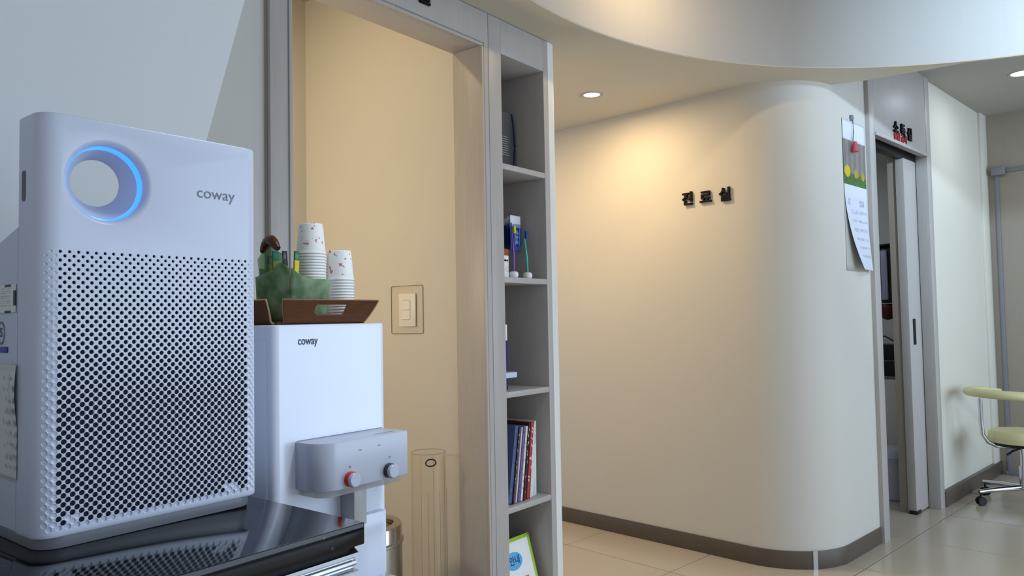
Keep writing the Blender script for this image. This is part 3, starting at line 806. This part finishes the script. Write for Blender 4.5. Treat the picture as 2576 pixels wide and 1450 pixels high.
for k in range(2):
    za = c1.z+(c0.z-c1.z)*(.22+.29*k); ro = box('rocker', XWL-.012, XWL-.0096, wy1, wy0, za+.0012, za+(c0.z-c1.z)*.29-.0012, mat('ivory_rocker', 'e9e6df', .3), sw, .001)
box('rocker_gap', XWL-.0098, XWL-.0090, wy1-.001, wy0+.001, c1.z+(c0.z-c1.z)*.215, c1.z+(c0.z-c1.z)*.805, mat('gap_grey', '6b655c', .6), sw, 0)
# clear standing tube
tu = thing('clear_tube', 'tall clear acrylic tube with a small black ring, standing by the door jamb', 'tube', (2.025, 2.0, 0))
TT = Matrix.Translation((2.025, 2.0, 0))
lathe('tube_wall', [(.065, .002), (.065, .733), (.0625, .733), (.0625, .002)], m_clear, tu, 40, TT)
tube('tube_rim', [(2.025+.0638*math.cos(2*PI*k/40), 2.0+.0638*math.sin(2*PI*k/40), .7335) for k in range(40)], .0010, mat('rim_grey', '8a7c66', .3), tu, 5, closed=True)
lathe('tube_base', [(0, 0), (.068, 0), (.068, .006), (0, .006)], m_clear, tu, 32, TT)
for k, ph in enumerate((200, 222, 240, 262, 285, 310)):
    a = math.radians(ph); tube('ridge', [(2.025+.0655*math.cos(a), 2.0+.0655*math.sin(a), .01), (2.025+.0655*math.cos(a), 2.0+.0655*math.sin(a), .60 if k % 2 else .725)], .0007, mat('ridge_grey', '8d8069', .4), tu, 5)
av_ = math.atan2(-2.0, -2.025)+.12; rc = Vector((2.025+.069*math.cos(av_), 2.0+.069*math.sin(av_), .705))
rg = [rc+Vector((-math.sin(av_), math.cos(av_), 0))*.0185*math.cos(q)+Vector((math.cos(av_)*.004, math.sin(av_)*.004, .0135))*math.sin(q) for q in [2*PI*k/24 for k in range(24)]]
tube('pull_ring', rg, .0026, m_black, tu, 8, closed=True)
lathe('rivet', [(0, 0), (.003, 0), (.003, .003), (0, .003)], m_black, tu, 12, Matrix.Translation(rc+Vector((math.cos(av_)*-.003, math.sin(av_)*-.003, -.013))))
# steel bin
bn = thing('steel_bin', 'brushed steel swing-top bin behind the water dispenser', 'bin', (1.715, 2.03, 0))
TBN = Matrix.Translation((1.715, 2.03, 0))
lathe('bin_body', [(0, .0), (.143, .0), (.146, .008), (.147, .47), (.152, .474), (.152, .480), (.147, .484)], m_steel, bn, 48, TBN)
lathe('bin_lid', [(.147, .484), (.1455, .486), (.1455, .528), (.143, .533), (.118, .536), (.115, .532), (.115, .515)], mat('polished_steel', 'b7aca0', .15, 1), bn, 48, TBN)
lathe('swing_flap', [(0, .524), (.08, .522), (.1125, .517), (.1125, .514), (0, .518)], mat('flap_steel', '9a8876', .3, 1), bn, 40, TBN)

# ------------------------------------------------------------------ things on the shelves
# top bay: clear case with dark blue curved rim
z = SHZ[0]
pk = thing('clear_case', 'clear plastic case with dark blue curved rim on the top shelf', 'case', (2.25, 1.92, z))
yc = 1.93
pr_, pt_ = P(1292, 360, 'y', yc), P(1286, 286, 'y', yc)
x1_ = pr_.x; h_ = pt_.z-z
outl = [(SX0+.004, z+.001), (x1_-.020, z+.001)] + [(x1_-.022+.024*math.sin(PI*(.12+.76*k/10)), z+.004+(h_-.006)*k/10) for k in range(11)] + [(x1_-.055, z+h_-.004), (SX0+.004, z+h_+.01)]
vs = [(x, yc, q) for x, q in outl] + [(x, yc+.03, q) for x, q in outl]; k = len(outl)
raw('case_shell', vs, [tuple(range(k)), tuple(range(2*k-1, k-1, -1))] + [(i, (i+1) % k, (i+1) % k+k, i+k) for i in range(k)], glass('case_clear', 'd4d6d9', diffuse=.35, dcol='a4a9af'), pk)
tube('blue_rim', [(x+.002, yc-.003, q) for x, q in outl[1:13]], .0045, mat('navy_rim', '16204a', .3), pk, 8)
for i in range(9):
    box('print_line', SX0+.006, x1_-.035-.004*(i % 3), yc-.0008, yc-.0002, z+.085+i*.0095, z+.0875+i*.0095, mat('pale_print', '9aa0a6', .5), pk, 0)
vs = [(SX0+.022+.014*math.cos(2*PI*q/16), yc-.001, z+h_-.045+.016*math.sin(2*PI*q/16)) for q in range(16)]
lg = raw('round_mark', vs, [tuple(range(16))], mat('pale_mark', 'a9adb2', .5), pk)
# second bay: toothbrush packs, toothbrushes in stands, small box
z = SHZ[1]
def blister(i, y, px0, py0, px1, py1):
    t = thing('toothbrush_pack', ['blue and white toothbrush blister pack, front one of the row on the second shelf',
              'toothbrush blister pack second from the front on the second shelf', 'toothbrush blister pack third from the front on the second shelf',
              'rearmost toothbrush blister pack of the row on the second shelf'][i], 'toothbrush pack', (P(px0, py0, 'y', y).x, y, z), 'toothbrush packs')
    a, b = P(px0, py0, 'y', y), P(px1, py1, 'y', y)
    a.x = max(a.x, SX0+.003)
    nx, nz = 14, 26
    def fn(u, v):
        if v < .34: return 'dfe4ea' if u > .2 or v < .2 else '2c4f9a'
        if v < .86:
            for k in range(3):
                if ((u-.62)/.22)**2+((v-.47-.135*k)/.05)**2 < 1: return 'dfe8f5'
            return '2d55b8' if u > .28 else '23408f'
        return '31477e'
    g = [[(a.x+(b.x-a.x)*j/nx, y+.0015*j/nx, a.z+(b.z-a.z)*i_/nz) for j in range(nx+1)] for i_ in range(nz+1)]
    sheet('card', g, fn, m_print, t, .0012)
    w = b.x-a.x
    box('blister', a.x+.18*w, b.x-.06*w, y-.008, y-.0012, b.z+.02, a.z-.035, glass('blister_clear', 'dfe6f2'), t, .003)
    for k in range(2):
        xx = a.x+w*(.35+.4*k)
        tube('packed_brush', [(xx, y-.004, b.z+.022), (xx+.002, y-.004, a.z-.05)], .0022, mat('packed_%d' % k, ('3b6fd0', '5fb0d8')[k], .3), t, 6)
for i, (y, px0, py0, px1, py1) in enumerate(((1.885, 1283, 541, 1311, 634), (1.915, 1276, 545, 1300, 630), (1.945, 1271, 549, 1292, 628), (1.975, 1268, 552, 1286, 626))):
    blister(i, y, px0, py0, px1, py1)
hk = thing('display_hook', 'thin grey wire hook above the toothbrush packs', 'hook', (2.262, 1.93, 1.64))
pq = P(1291, 540, 'y', 1.88)
tube('wire', [(pq.x, 2.086, pq.z+.004), (pq.x, 1.885, pq.z+.004), (pq.x+.002, 1.872, pq.z+.014)], .0016, m_greyp, hk, 6)
def brush(px_b, px_t, py_t, hcol, bcol, label, y):
    base = P(px_b, 684, 'y', y); base.z = z
    s = tag(lathe('brush_stand', [(0, .0), (.015, .0), (.0185, .006), (.0195, .014), (.0175, .022), (.012, .0262), (.006, .0262), (.006, .012), (0, .012)], mat('glazed_white', 'eeeeee', .15), None, 28, Matrix.Translation(base)),
            'white round toothbrush stand under the %s toothbrush' % label.split()[0], 'stand', 'toothbrush stands')
    t = thing('toothbrush', label, 'toothbrush', base+Vector((0, 0, .013)), 'toothbrushes on show')
    top = P(px_t, py_t, 'y', y)
    b0 = base+Vector((0, 0, .0135)); d = top-b0
    pts_ = [b0+d*t_+Vector((.0025*math.sin(t_*PI*1.6), 0, 0)) for t_ in [k/12 for k in range(13)]]
    tube('handle', pts_, [.0042, .0045, .0046, .0046, .0048, .0050, .0048, .0042, .0036, .003, .0028, .0034, .0034], mat('brush_'+label.split()[0], hcol, .25), t, 10)
    hp = b0+d*.93
    box('bristles', hp.x-.0055, hp.x+.0065, y-.013, y-.003, hp.z-.016, hp.z+.014, mat('bristle_'+bcol, bcol, .6, bump=.4, bscale=900), t, .002)
brush(1292, 1289, 569, '7a45a8', 'b9cf2a', 'purple toothbrush with lime bristles standing on the second shelf', 1.815)
brush(1327, 1319, 583, '35b5a5', '1f3f9e', 'teal toothbrush with blue bristles standing on the second shelf', 1.815)
bx_ = thing('small_box', 'small white box with orange-brown top band beside the purple toothbrush', 'box', (2.236, 1.84, z))
b0, b1 = P(1268, 690, 'y', 1.82), P(1279, 628, 'y', 1.82)
zt = b1.z
box('carton', SX0+.002, b1.x, 1.82, 1.87, z+.0003, z+.0003+(zt-z)*.78, m_paper, bx_, .0006)
box('top_band', SX0+.002, b1.x, 1.8198, 1.8702, z+(zt-z)*.78+.0004, zt, mat('orange_brown', 'a04a20', .5), bx_, .0006)
box('print_block', SX0+.004, b1.x-.014, 1.8190, 1.8198, z+(zt-z)*.58, z+(zt-z)*.64, m_ink, bx_, 0)
box('print_block', b1.x-.011, b1.x-.004, 1.8190, 1.8198, z+(zt-z)*.58, z+(zt-z)*.64, m_ink, bx_, 0)
vs = []
for q in range(20):
    for r in (.0085, .0095): vs.append((b1.x-.010+r*math.cos(2*PI*q/20), 1.8192, z+.034+r*math.sin(2*PI*q/20)))
md = raw('round_mark', vs, [(2*q, 2*((q+1) % 20), 2*((q+1) % 20)+1, 2*q+1) for q in range(20)], m_greyink, bx_)
# third bay: carton edge and white dish
z = SHZ[2]
tb_ = thing('tall_carton', 'tall white carton with deep blue lower half at the left of the third shelf', 'box', (2.228, 1.86, z))
e0, e1 = P(1275.5, 817, 'y', 1.85), P(1275, 905, 'y', 1.85)
zm = P(1275, 857, 'y', 1.85).z
box('white_half', SX0+.001, e0.x, 1.85, 1.93, zm, e0.z, m_paper, tb_, .0006)
box('blue_half', SX0+.001, e0.x, 1.85, 1.93, z+.0003, zm-.0003, mat('deep_blue_card', '1c2478', .45), tb_, .0006)
ds = thing('white_stand', 'white plastic dish on a foot at the left of the third shelf', 'stand', (2.24, 1.815, z))
e0, e1 = P(1292, 942, 'y', 1.81), P(1274, 960, 'y', 1.81)
hz_ = P(1285, 936, 'y', 1.81).z
prism('dish', rrect(SX0+.001, e0.x, 1.786, 1.845, .014, 6, (1, 0, 0, 1)), hz_-.021, hz_, m_white, ds, bev=.003)
box('foot', SX0+.001, SX0+.012, 1.80, 1.832, z+.0003, hz_-.0205, m_white, ds, .002)
# fourth bay: magazines leaning to the right
z = SHZ[3]
MC = [('e6e6e4', 'white'), ('dcdcda', 'pale white'), ('e9e6e2', 'ivory white'), ('dedfe2', 'cool white'), ('a8392b', 'brick red'), ('a84668', 'rose pink'),
      ('1b1b1d', 'black'), ('e2e0dc', 'cream white'), ('4a4f8a', 'indigo'), ('7a58a0', 'violet'), ('cfcbd2', 'pale lilac'), ('a05a58', 'dull red'), ('20242c', 'charcoal'), ('4d5d86', 'slate blue')]
TH = [.009, .009, .008, .010, .018, .011, .008, .012, .009, .010, .008, .013, .006, .020]
AN = [1.2, 3.0, 4.6, 6.2, 7.6, 8.2, 8.6, 8.9, 9.1, 9.3, 9.5, 9.7, 9.9, 10.1]
HH = [.295, .290, .288, .286, .296, .297, .299, .286, .284, .290, .286, .289, .292, .293]
rx = P(1344, 1050, 'y', 1.83).x; line = None
ORD = ['rightmost', 'second', 'third', 'fourth', 'fifth', 'sixth', 'seventh', 'eighth', 'ninth', 'tenth', 'eleventh', 'twelfth', 'thirteenth', 'fourteenth']
for i in range(14):
    a = math.radians(AN[i]); t_, h = TH[i], HH[i]
    # book leans: bottom right corner at xb, right face x = xb + z*tan(a)
    if line is None: xb = rx-h*math.sin(a)
    else:
        (lx, la) = line; zt_b = h*math.cos(a); xt = lx+zt_b*math.tan(la)-.0004; xb = xt-h*math.sin(a)
    line = (xb-t_/math.cos(a), a)
    if xb-t_ < SX0+.004: break
    yf = 1.80+(.022-.005*i if i < 4 else .004*((i*7) % 3))
    lab = ('%s magazine leaning on the fourth shelf, %s' % (MC[i][1], 'the rightmost' if i == 0 else ORD[i]+' from the right'))
    t = thing('magazine', lab, 'magazine', (xb, yf, z), 'magazines on the fourth shelf')
    T = Matrix.Translation((xb, yf, z+.0004+t_*math.sin(a))) @ Matrix.Rotation(a, 4, 'Y')
    r3 = random.Random(i*5+1)
    def spine(u, v, i=i, r3=r3):
        if i < 4: return 'c4387a' if (i == 1 and .1 < v < .3 and r3.random() > .5) else ('cdd2d8' if r3.random() > .9 else MC[i][0])
        if r3.random() > .93 and .08 < v < .9: return ['f0f0f0', '2a2d55', 'f0f0f0', '1a1a1a'][i % 4]
        return MC[i][0]
    box('page_block', -t_+.0006, -.0006, .0008, .205, .001, h-.001, m_paper, t, 0, T=T)
    g = [[(-t_+t_*j/3, .0, h-h*k/46) for j in range(4)] for k in range(47)]
    sheet('spine', g, spine, m_print, t, .0006, T=T)
    box('cover', -.0006, 0, .0004, .207, 0, h, mat('cover_'+MC[i][0], MC[i][0], .3), t, 0, T=T)
    box('cover', -t_, -t_+.0006, .0004, .207, 0, h, mat('cover_'+MC[i][0], MC[i][0], .3), t, 0, T=T)
# bottom bay: notice board with lime frame
z = SHZ[4]
nb = thing('notice_board', 'lime-framed notice board with a blue speech bubble leaning in the bottom bay', 'notice', (2.33, 1.86, z))
yt, yb2 = 1.90, 1.815
tr_ = P(1329, 1341, 'y', 1.875)
wb, hb = .205, tr_.z-z
lean = math.atan2(.075, hb); hh_ = hb/math.cos(lean)
TN = Matrix.Translation((tr_.x+.012, 1.80, z+.001)) @ Matrix.Rotation(-lean, 4, 'X') @ Matrix.Rotation(math.radians(0), 4, 'Y')
TN = Matrix.Translation((tr_.x, 1.80, z+.0035)) @ Matrix.Rotation(-lean, 4, 'X')
wb = tr_.x-(SX0+.006)
m_lime = mat('lime_frame', 'a4c81e', .4)
box('frame_rail', -wb, 0, 0, .008, hh_-.014, hh_, m_lime, nb, .001, T=TN)
box('frame_rail', -wb, 0, 0, .008, 0, .014, m_lime, nb, .001, T=TN)
box('frame_rail', -.013, 0, 0, .008, .014, hh_-.014, m_lime, nb, .001, T=TN)
box('frame_rail', -wb, -wb+.013, 0, .008, .014, hh_-.014, m_lime, nb, .001, T=TN)
box('notice_sheet', -wb+.013, -.013, .002, .007, .014, hh_-.014, m_paper, nb, 0, T=TN)
vs = [(-wb*.52+.052*math.cos(2*PI*k/28), .0015, hh_-.085+.034*math.sin(2*PI*k/28)) for k in range(28)]
sb = raw('speech_bubble', vs, [tuple(range(28))], mat('sky_blue_print', '58aee0', .5), nb, T=TN)
text('bubble_words', '안내', .036, mat('navy_print', '1d3a78', .5), TN @ frame((-wb*.5, .0012, hh_-.085), (1, 0, 0), (0, 0, 1)), nb, .0002, .02)
for k, (cc, ss_) in enumerate((('c0482a', '진료시간'), ('2a3a80', '오전 오후'))):
    text('notice_words', ss_, .026, mat('notice_ink_%d' % k, cc, .5), TN @ frame((-wb*.42, .0015, hh_-.165-.034*k), (1, 0, 0), (0, 0, 1)), nb, .0002, .02)
lathe('screw_cap', [(0, 0), (.006, 0), (.005, .004), (0, .005)], m_chrome, nb, 16, TN @ frame((-.008, 0, hh_-.008), (1, 0, 0), (0, 0, 1)))

# ------------------------------------------------------------------ calendar on the curved wall
ca = thing('wall_calendar', 'hanging wall calendar with a yellow tulip photo beside the sliding door', 'calendar', TB @ Vector((-.17, -.01, 2.0)))
c_tl, c_b = PW(2114, 305), PW(2136, 684)
s0, s1 = -.315, -.022
zt0, zph0, zph1, zbt = 2.225, 2.118, 1.885, 1.437
def band(nm, za, zb_c, fn, n, nx=28, curl=0.0, th=.0006, off=.004, narrow=0):
    g = []
    for i in range(n+1):
        v = i/n; row = []
        for j in range(nx+1):
            u = j/nx
            x = s0+(s1-s0)*u + narrow*(v**2)*(1-u)
            y = -off - curl*(v**2)*(.4+.6*math.sin(PI*(.5-u*.5)))
            row.append((x, y, za+(zb_c-za)*v))
        g.append(row)
    return sheet(nm, g, fn, m_print, ca, th, TB)
r5 = random.Random(2)
def photo(u, v):
    for (cu, cv, ru, rv) in ((.16, .70, .12, .13), (.55, .72, .09, .10), (.85, .74, .08, .09)):
        if ((u-cu)/ru)**2+((v-cv)/rv)**2 < 1: return 'd8bc22' if cu < .3 else 'b89a3a'
    if v > .76+.04*math.sin(u*14): return '4f7a35' if r5.random() > .4 else '3c5c2c'
    return '8c8782' if (int(u*9) % 2) else '7d7975'
def month(u, v):
    if v < .12: return 'dfe3ee'
    if .16 < v < .24 and (.1 < u < .22 or .62 < u < .85) and r5.random() > .4: return '9aa2b4'
    row = (v-.3)/.105
    if 0 <= row < 5.2 and (row % 1) < .35 and .22 < u < .95 and r5.random() > .45: return 'a9b0c6'
    return 'dbe0ee'
band('top_strip', zt0, zph0, lambda u, v: 'dfe3ee', 6)
band('photo_page', zph0, zph1, photo, 40, 40)
band('month_page', zph1, zbt+.006, month, 70, 40, .050, narrow=.10)
band('backing_pages', zph1-.01, zbt, lambda u, v: 'b9b6ae', 10, off=.002)
hq = PW(2144, 296, -.01)
lathe('hook', [(0, 0), (.016, 0), (.014, .012), (0, .016)], m_greyp, ca, 16, TB @ frame((hq.x, -.001, hq.z), (1, 0, 0), (0, 0, 1)))
pn = PW(2149, 372, -.02)
tube('cord', [TB @ Vector((hq.x, -.012, hq.z-.01)), TB @ Vector(((hq.x+pn.x)/2+.006, -.014, (hq.z+pn.z)/2)), TB @ Vector((pn.x, -.014, pn.z+.03))], .003, m_greyp, ca, 6)
lathe('pink_tag', [(0, .035), (.010, .03), (.016, -.01), (.018, -.022), (0, -.024)], mat('pink_tag', 'c4505c', .5), ca, 14, TB @ Matrix.Translation((pn.x, -.024, pn.z)))

# ------------------------------------------------------------------ inside the sterilising room
SI = 1.30
a_, b_ = PS(2206, 621, SI), PS(2245, 762, SI)
pdn = thing('paper_dispenser', 'black-framed dispenser with a lilac front panel inside the sterilising room', 'dispenser', TB @ Vector((SI, (a_.y+b_.y)/2, b_.z)))
y0_, y1_ = sorted((a_.y, b_.y))
box('back_case', SI, 1.549, y0_, y1_, b_.z, a_.z, m_black, pdn, .004, T=TB)
box('front_panel', SI-.02, SI, y0_+.02, y1_-.025, b_.z+.02, a_.z-.03, mat('lilac_panel', 'aab0cc', .35), pdn, .008, T=TB)
box('top_lip', SI-.03, SI+.05, y0_-.004, y1_+.004, a_.z, a_.z+.014, m_black, pdn, .003, T=TB)
a_, b_ = PS(2211, 764, SI), PS(2239, 806, SI)
rb = tag(lathe('red_pouch', [(0, b_.z), (.03, b_.z+.01), (.055, (a_.z+b_.z)/2), (.06, a_.z-.02), (.05, a_.z-.003), (0, a_.z-.002)], mat('dark_red', '5c1418', .5), None, 20, TB @ Matrix.Translation((SI+.06, (a_.y+b_.y)/2, 0))),
         'dark red pouch hanging under the black dispenser in the sterilising room', 'pouch')
# cabinet with black steriliser on it
a_, b_ = PS(2213, 868, SI-.02), PS(2252, 948, SI-.02)
y0_, y1_ = sorted((a_.y, b_.y))
sc_ = thing('side_cabinet', 'pale cabinet under the black steriliser in the room behind the sliding door', 'cabinet', TB @ Vector((SI+.1, .5, 0)))
box('body', SI-.01, 1.54, y0_-.02, 1.3, .06, b_.z-.012, m_wallcool, sc_, .003, T=TB)
box('plinth', SI+.02, 1.53, y0_, 1.28, 0, .06, m_greyp, sc_, 0, T=TB)
box('door', SI-.026, SI-.011, y0_-.018, 1.29, .07, b_.z-.02, m_wallcool, sc_, .002, T=TB)
box('worktop', SI-.03, 1.54, y0_-.03, 1.3, b_.z-.012, b_.z, m_greyp, sc_, .002, T=TB)
st_ = thing('steriliser', 'black two-tier steriliser box on the pale cabinet behind the sliding door', 'appliance', TB @ Vector((SI+.1, (y0_+y1_)/2, b_.z)))
zm = (a_.z+b_.z)/2
box('lower_case', SI-.02, 1.53, y0_-.01, y1_+.25, b_.z+.0005, zm-.004, m_black, st_, .004, T=TB)
box('upper_case', SI-.02, 1.53, y0_-.01, y1_+.25, zm+.002, a_.z, m_black, st_, .004, T=TB)
box('divider', SI-.015, 1.53, y0_-.008, y1_+.248, zm-.004, zm+.002, m_greyp, st_, 0, T=TB)
cbp = [PS(x, y, SI-.01) for x, y in ((2214, 864), (2216, 850), (2222, 846), (2232, 851), (2244, 858), (2256, 864))]
tag(tube('cable', [TB @ Vector((q.x+.02, q.y, max(q.z, a_.z+.006))) for q in cbp], .005, m_black, None, 8), 'black cable looping on top of the black steriliser', 'cable')
# white bin on the floor
fb = TB.inverted() @ P(2240, 1262, 'z', 0)
wb_ = thing('white_bin', 'white pedal bin on the floor inside the sliding doorway', 'bin', TB @ Vector((fb.x+.1, fb.y, 0)))
hb_ = .30
TW = TB @ Matrix.Translation((fb.x+.11, fb.y+.015, 0))
lathe('bin_body', [(0, .0), (.095, 0), (.105, .01), (.115, hb_-.03), (0, hb_-.03)], m_white, wb_, 28, TW)
lathe('bin_lid', [(.118, hb_-.03), (.124, hb_-.025), (.122, hb_), (.10, hb_+.03), (0, hb_+.04)], m_white, wb_, 28, TW)
box('pedal', -.03, .03, -.135, -.09, .012, .022, m_black, wb_, .002, T=TW)

# ------------------------------------------------------------------ stool
right = Vector((_R.x, _R.y, 0)); fwd = Vector((math.cos(YAW), math.sin(YAW), 0))
sc0 = Vector((5.75, .45, 0))
stl = thing('rolling_stool', 'cream vinyl rolling stool with chrome base and arm pad at the right edge', 'stool', sc0)
TSt = Matrix.Translation(sc0)
lathe('seat', [(0, .385), (.165, .385), (.182, .392), (.186, .415), (.182, .445), (.165, .462), (0, .467)], m_cream, stl, 40, TSt)
lathe('seat_pan', [(0, .368), (.172, .372), (.176, .385), (0, .385)], m_black, stl, 40, TSt)
lathe('gas_lift', [(0, .10), (.025, .10), (.025, .24), (.016, .24), (.016, .37), (0, .37)], m_chrome, stl, 24, TSt)
tube('lever', [sc0+Vector((0, 0, .355)), sc0-right*.06+Vector((0, 0, .335)), sc0-right*.10+Vector((0, 0, .31))], .007, m_black, stl, 8)
for k in range(5):
    a = math.atan2(-right.y, -right.x)+2*PI*k/5; dr = Vector((math.cos(a), math.sin(a), 0))
    lg = tube('leg', [sc0+dr*.02+Vector((0, 0, .105)), sc0+dr*.15+Vector((0, 0, .098)), sc0+dr*.285+Vector((0, 0, .085))], [.02, .017, .013], m_chrome, stl, 12)
    cw = sc0+dr*.275; pz = Vector((-dr.y, dr.x, 0))
    for sgn in (-1, 1):
        lathe('caster_wheel', [(0, -.008), (.024, -.008), (.027, -.004), (.027, .004), (.024, .008), (0, .008)], m_black, lg, 20, frame(cw+pz*.014*sgn+Vector((0, 0, .0275)), dr, (0, 0, 1)))
    box('caster_housing', -.012, .012, -.006, .006, .03, .078, m_black, lg, .002, T=Matrix.Translation(cw))
# arm pad: C-shaped ring seen nearly edge-on, on a bent chrome bar
ac = sc0-right*.085+Vector((0, 0, .035))
pts = [ac+(-right*math.cos(q)+fwd*math.sin(q))*.205+Vector((0, 0, .66+.012*math.cos(q))) for q in [math.radians(-115+230*k/28) for k in range(29)]]
vs, fs = [], []
for i, p in enumerate(pts):
    q = math.radians(-115+230*i/28); rad = -right*math.cos(q)+fwd*math.sin(q)
    w = .036*min(1, .55+.45*math.sin(PI*i/28)*2); hgt = .028*min(1, .6+math.sin(PI*i/28))
    for k in range(12):
        an = 2*PI*k/12; vs.append(p+rad*w*math.cos(an)+Vector((0, 0, hgt*math.sin(an))))
for i in range(28):
    for k in range(12): fs.append((i*12+k, i*12+(k+1) % 12, (i+1)*12+(k+1) % 12, (i+1)*12+k))
fs += [tuple(range(12)), tuple(28*12+k for k in range(12))]
raw('arm_pad', vs, fs, m_cream, stl, True)
br = [sc0-right*.255+Vector((0, 0, .67)), sc0-right*.255+Vector((0, 0, .52)), sc0-right*.245+Vector((0, 0, .44)), sc0-right*.215+Vector((0, 0, .395)), sc0-right*.16+Vector((0, 0, .368)), sc0-right*.05+Vector((0, 0, .360))]
tube('arm_bar', br, .013, m_chrome, stl, 12)
for sgn in (-.02, .03):
    lathe('bolt', [(0, -.01), (.01, -.01), (.01, 0), (0, 0)], m_black, stl, 12, Matrix.Translation(sc0+right*sgn+Vector((0, 0, .662))-fwd*.18))
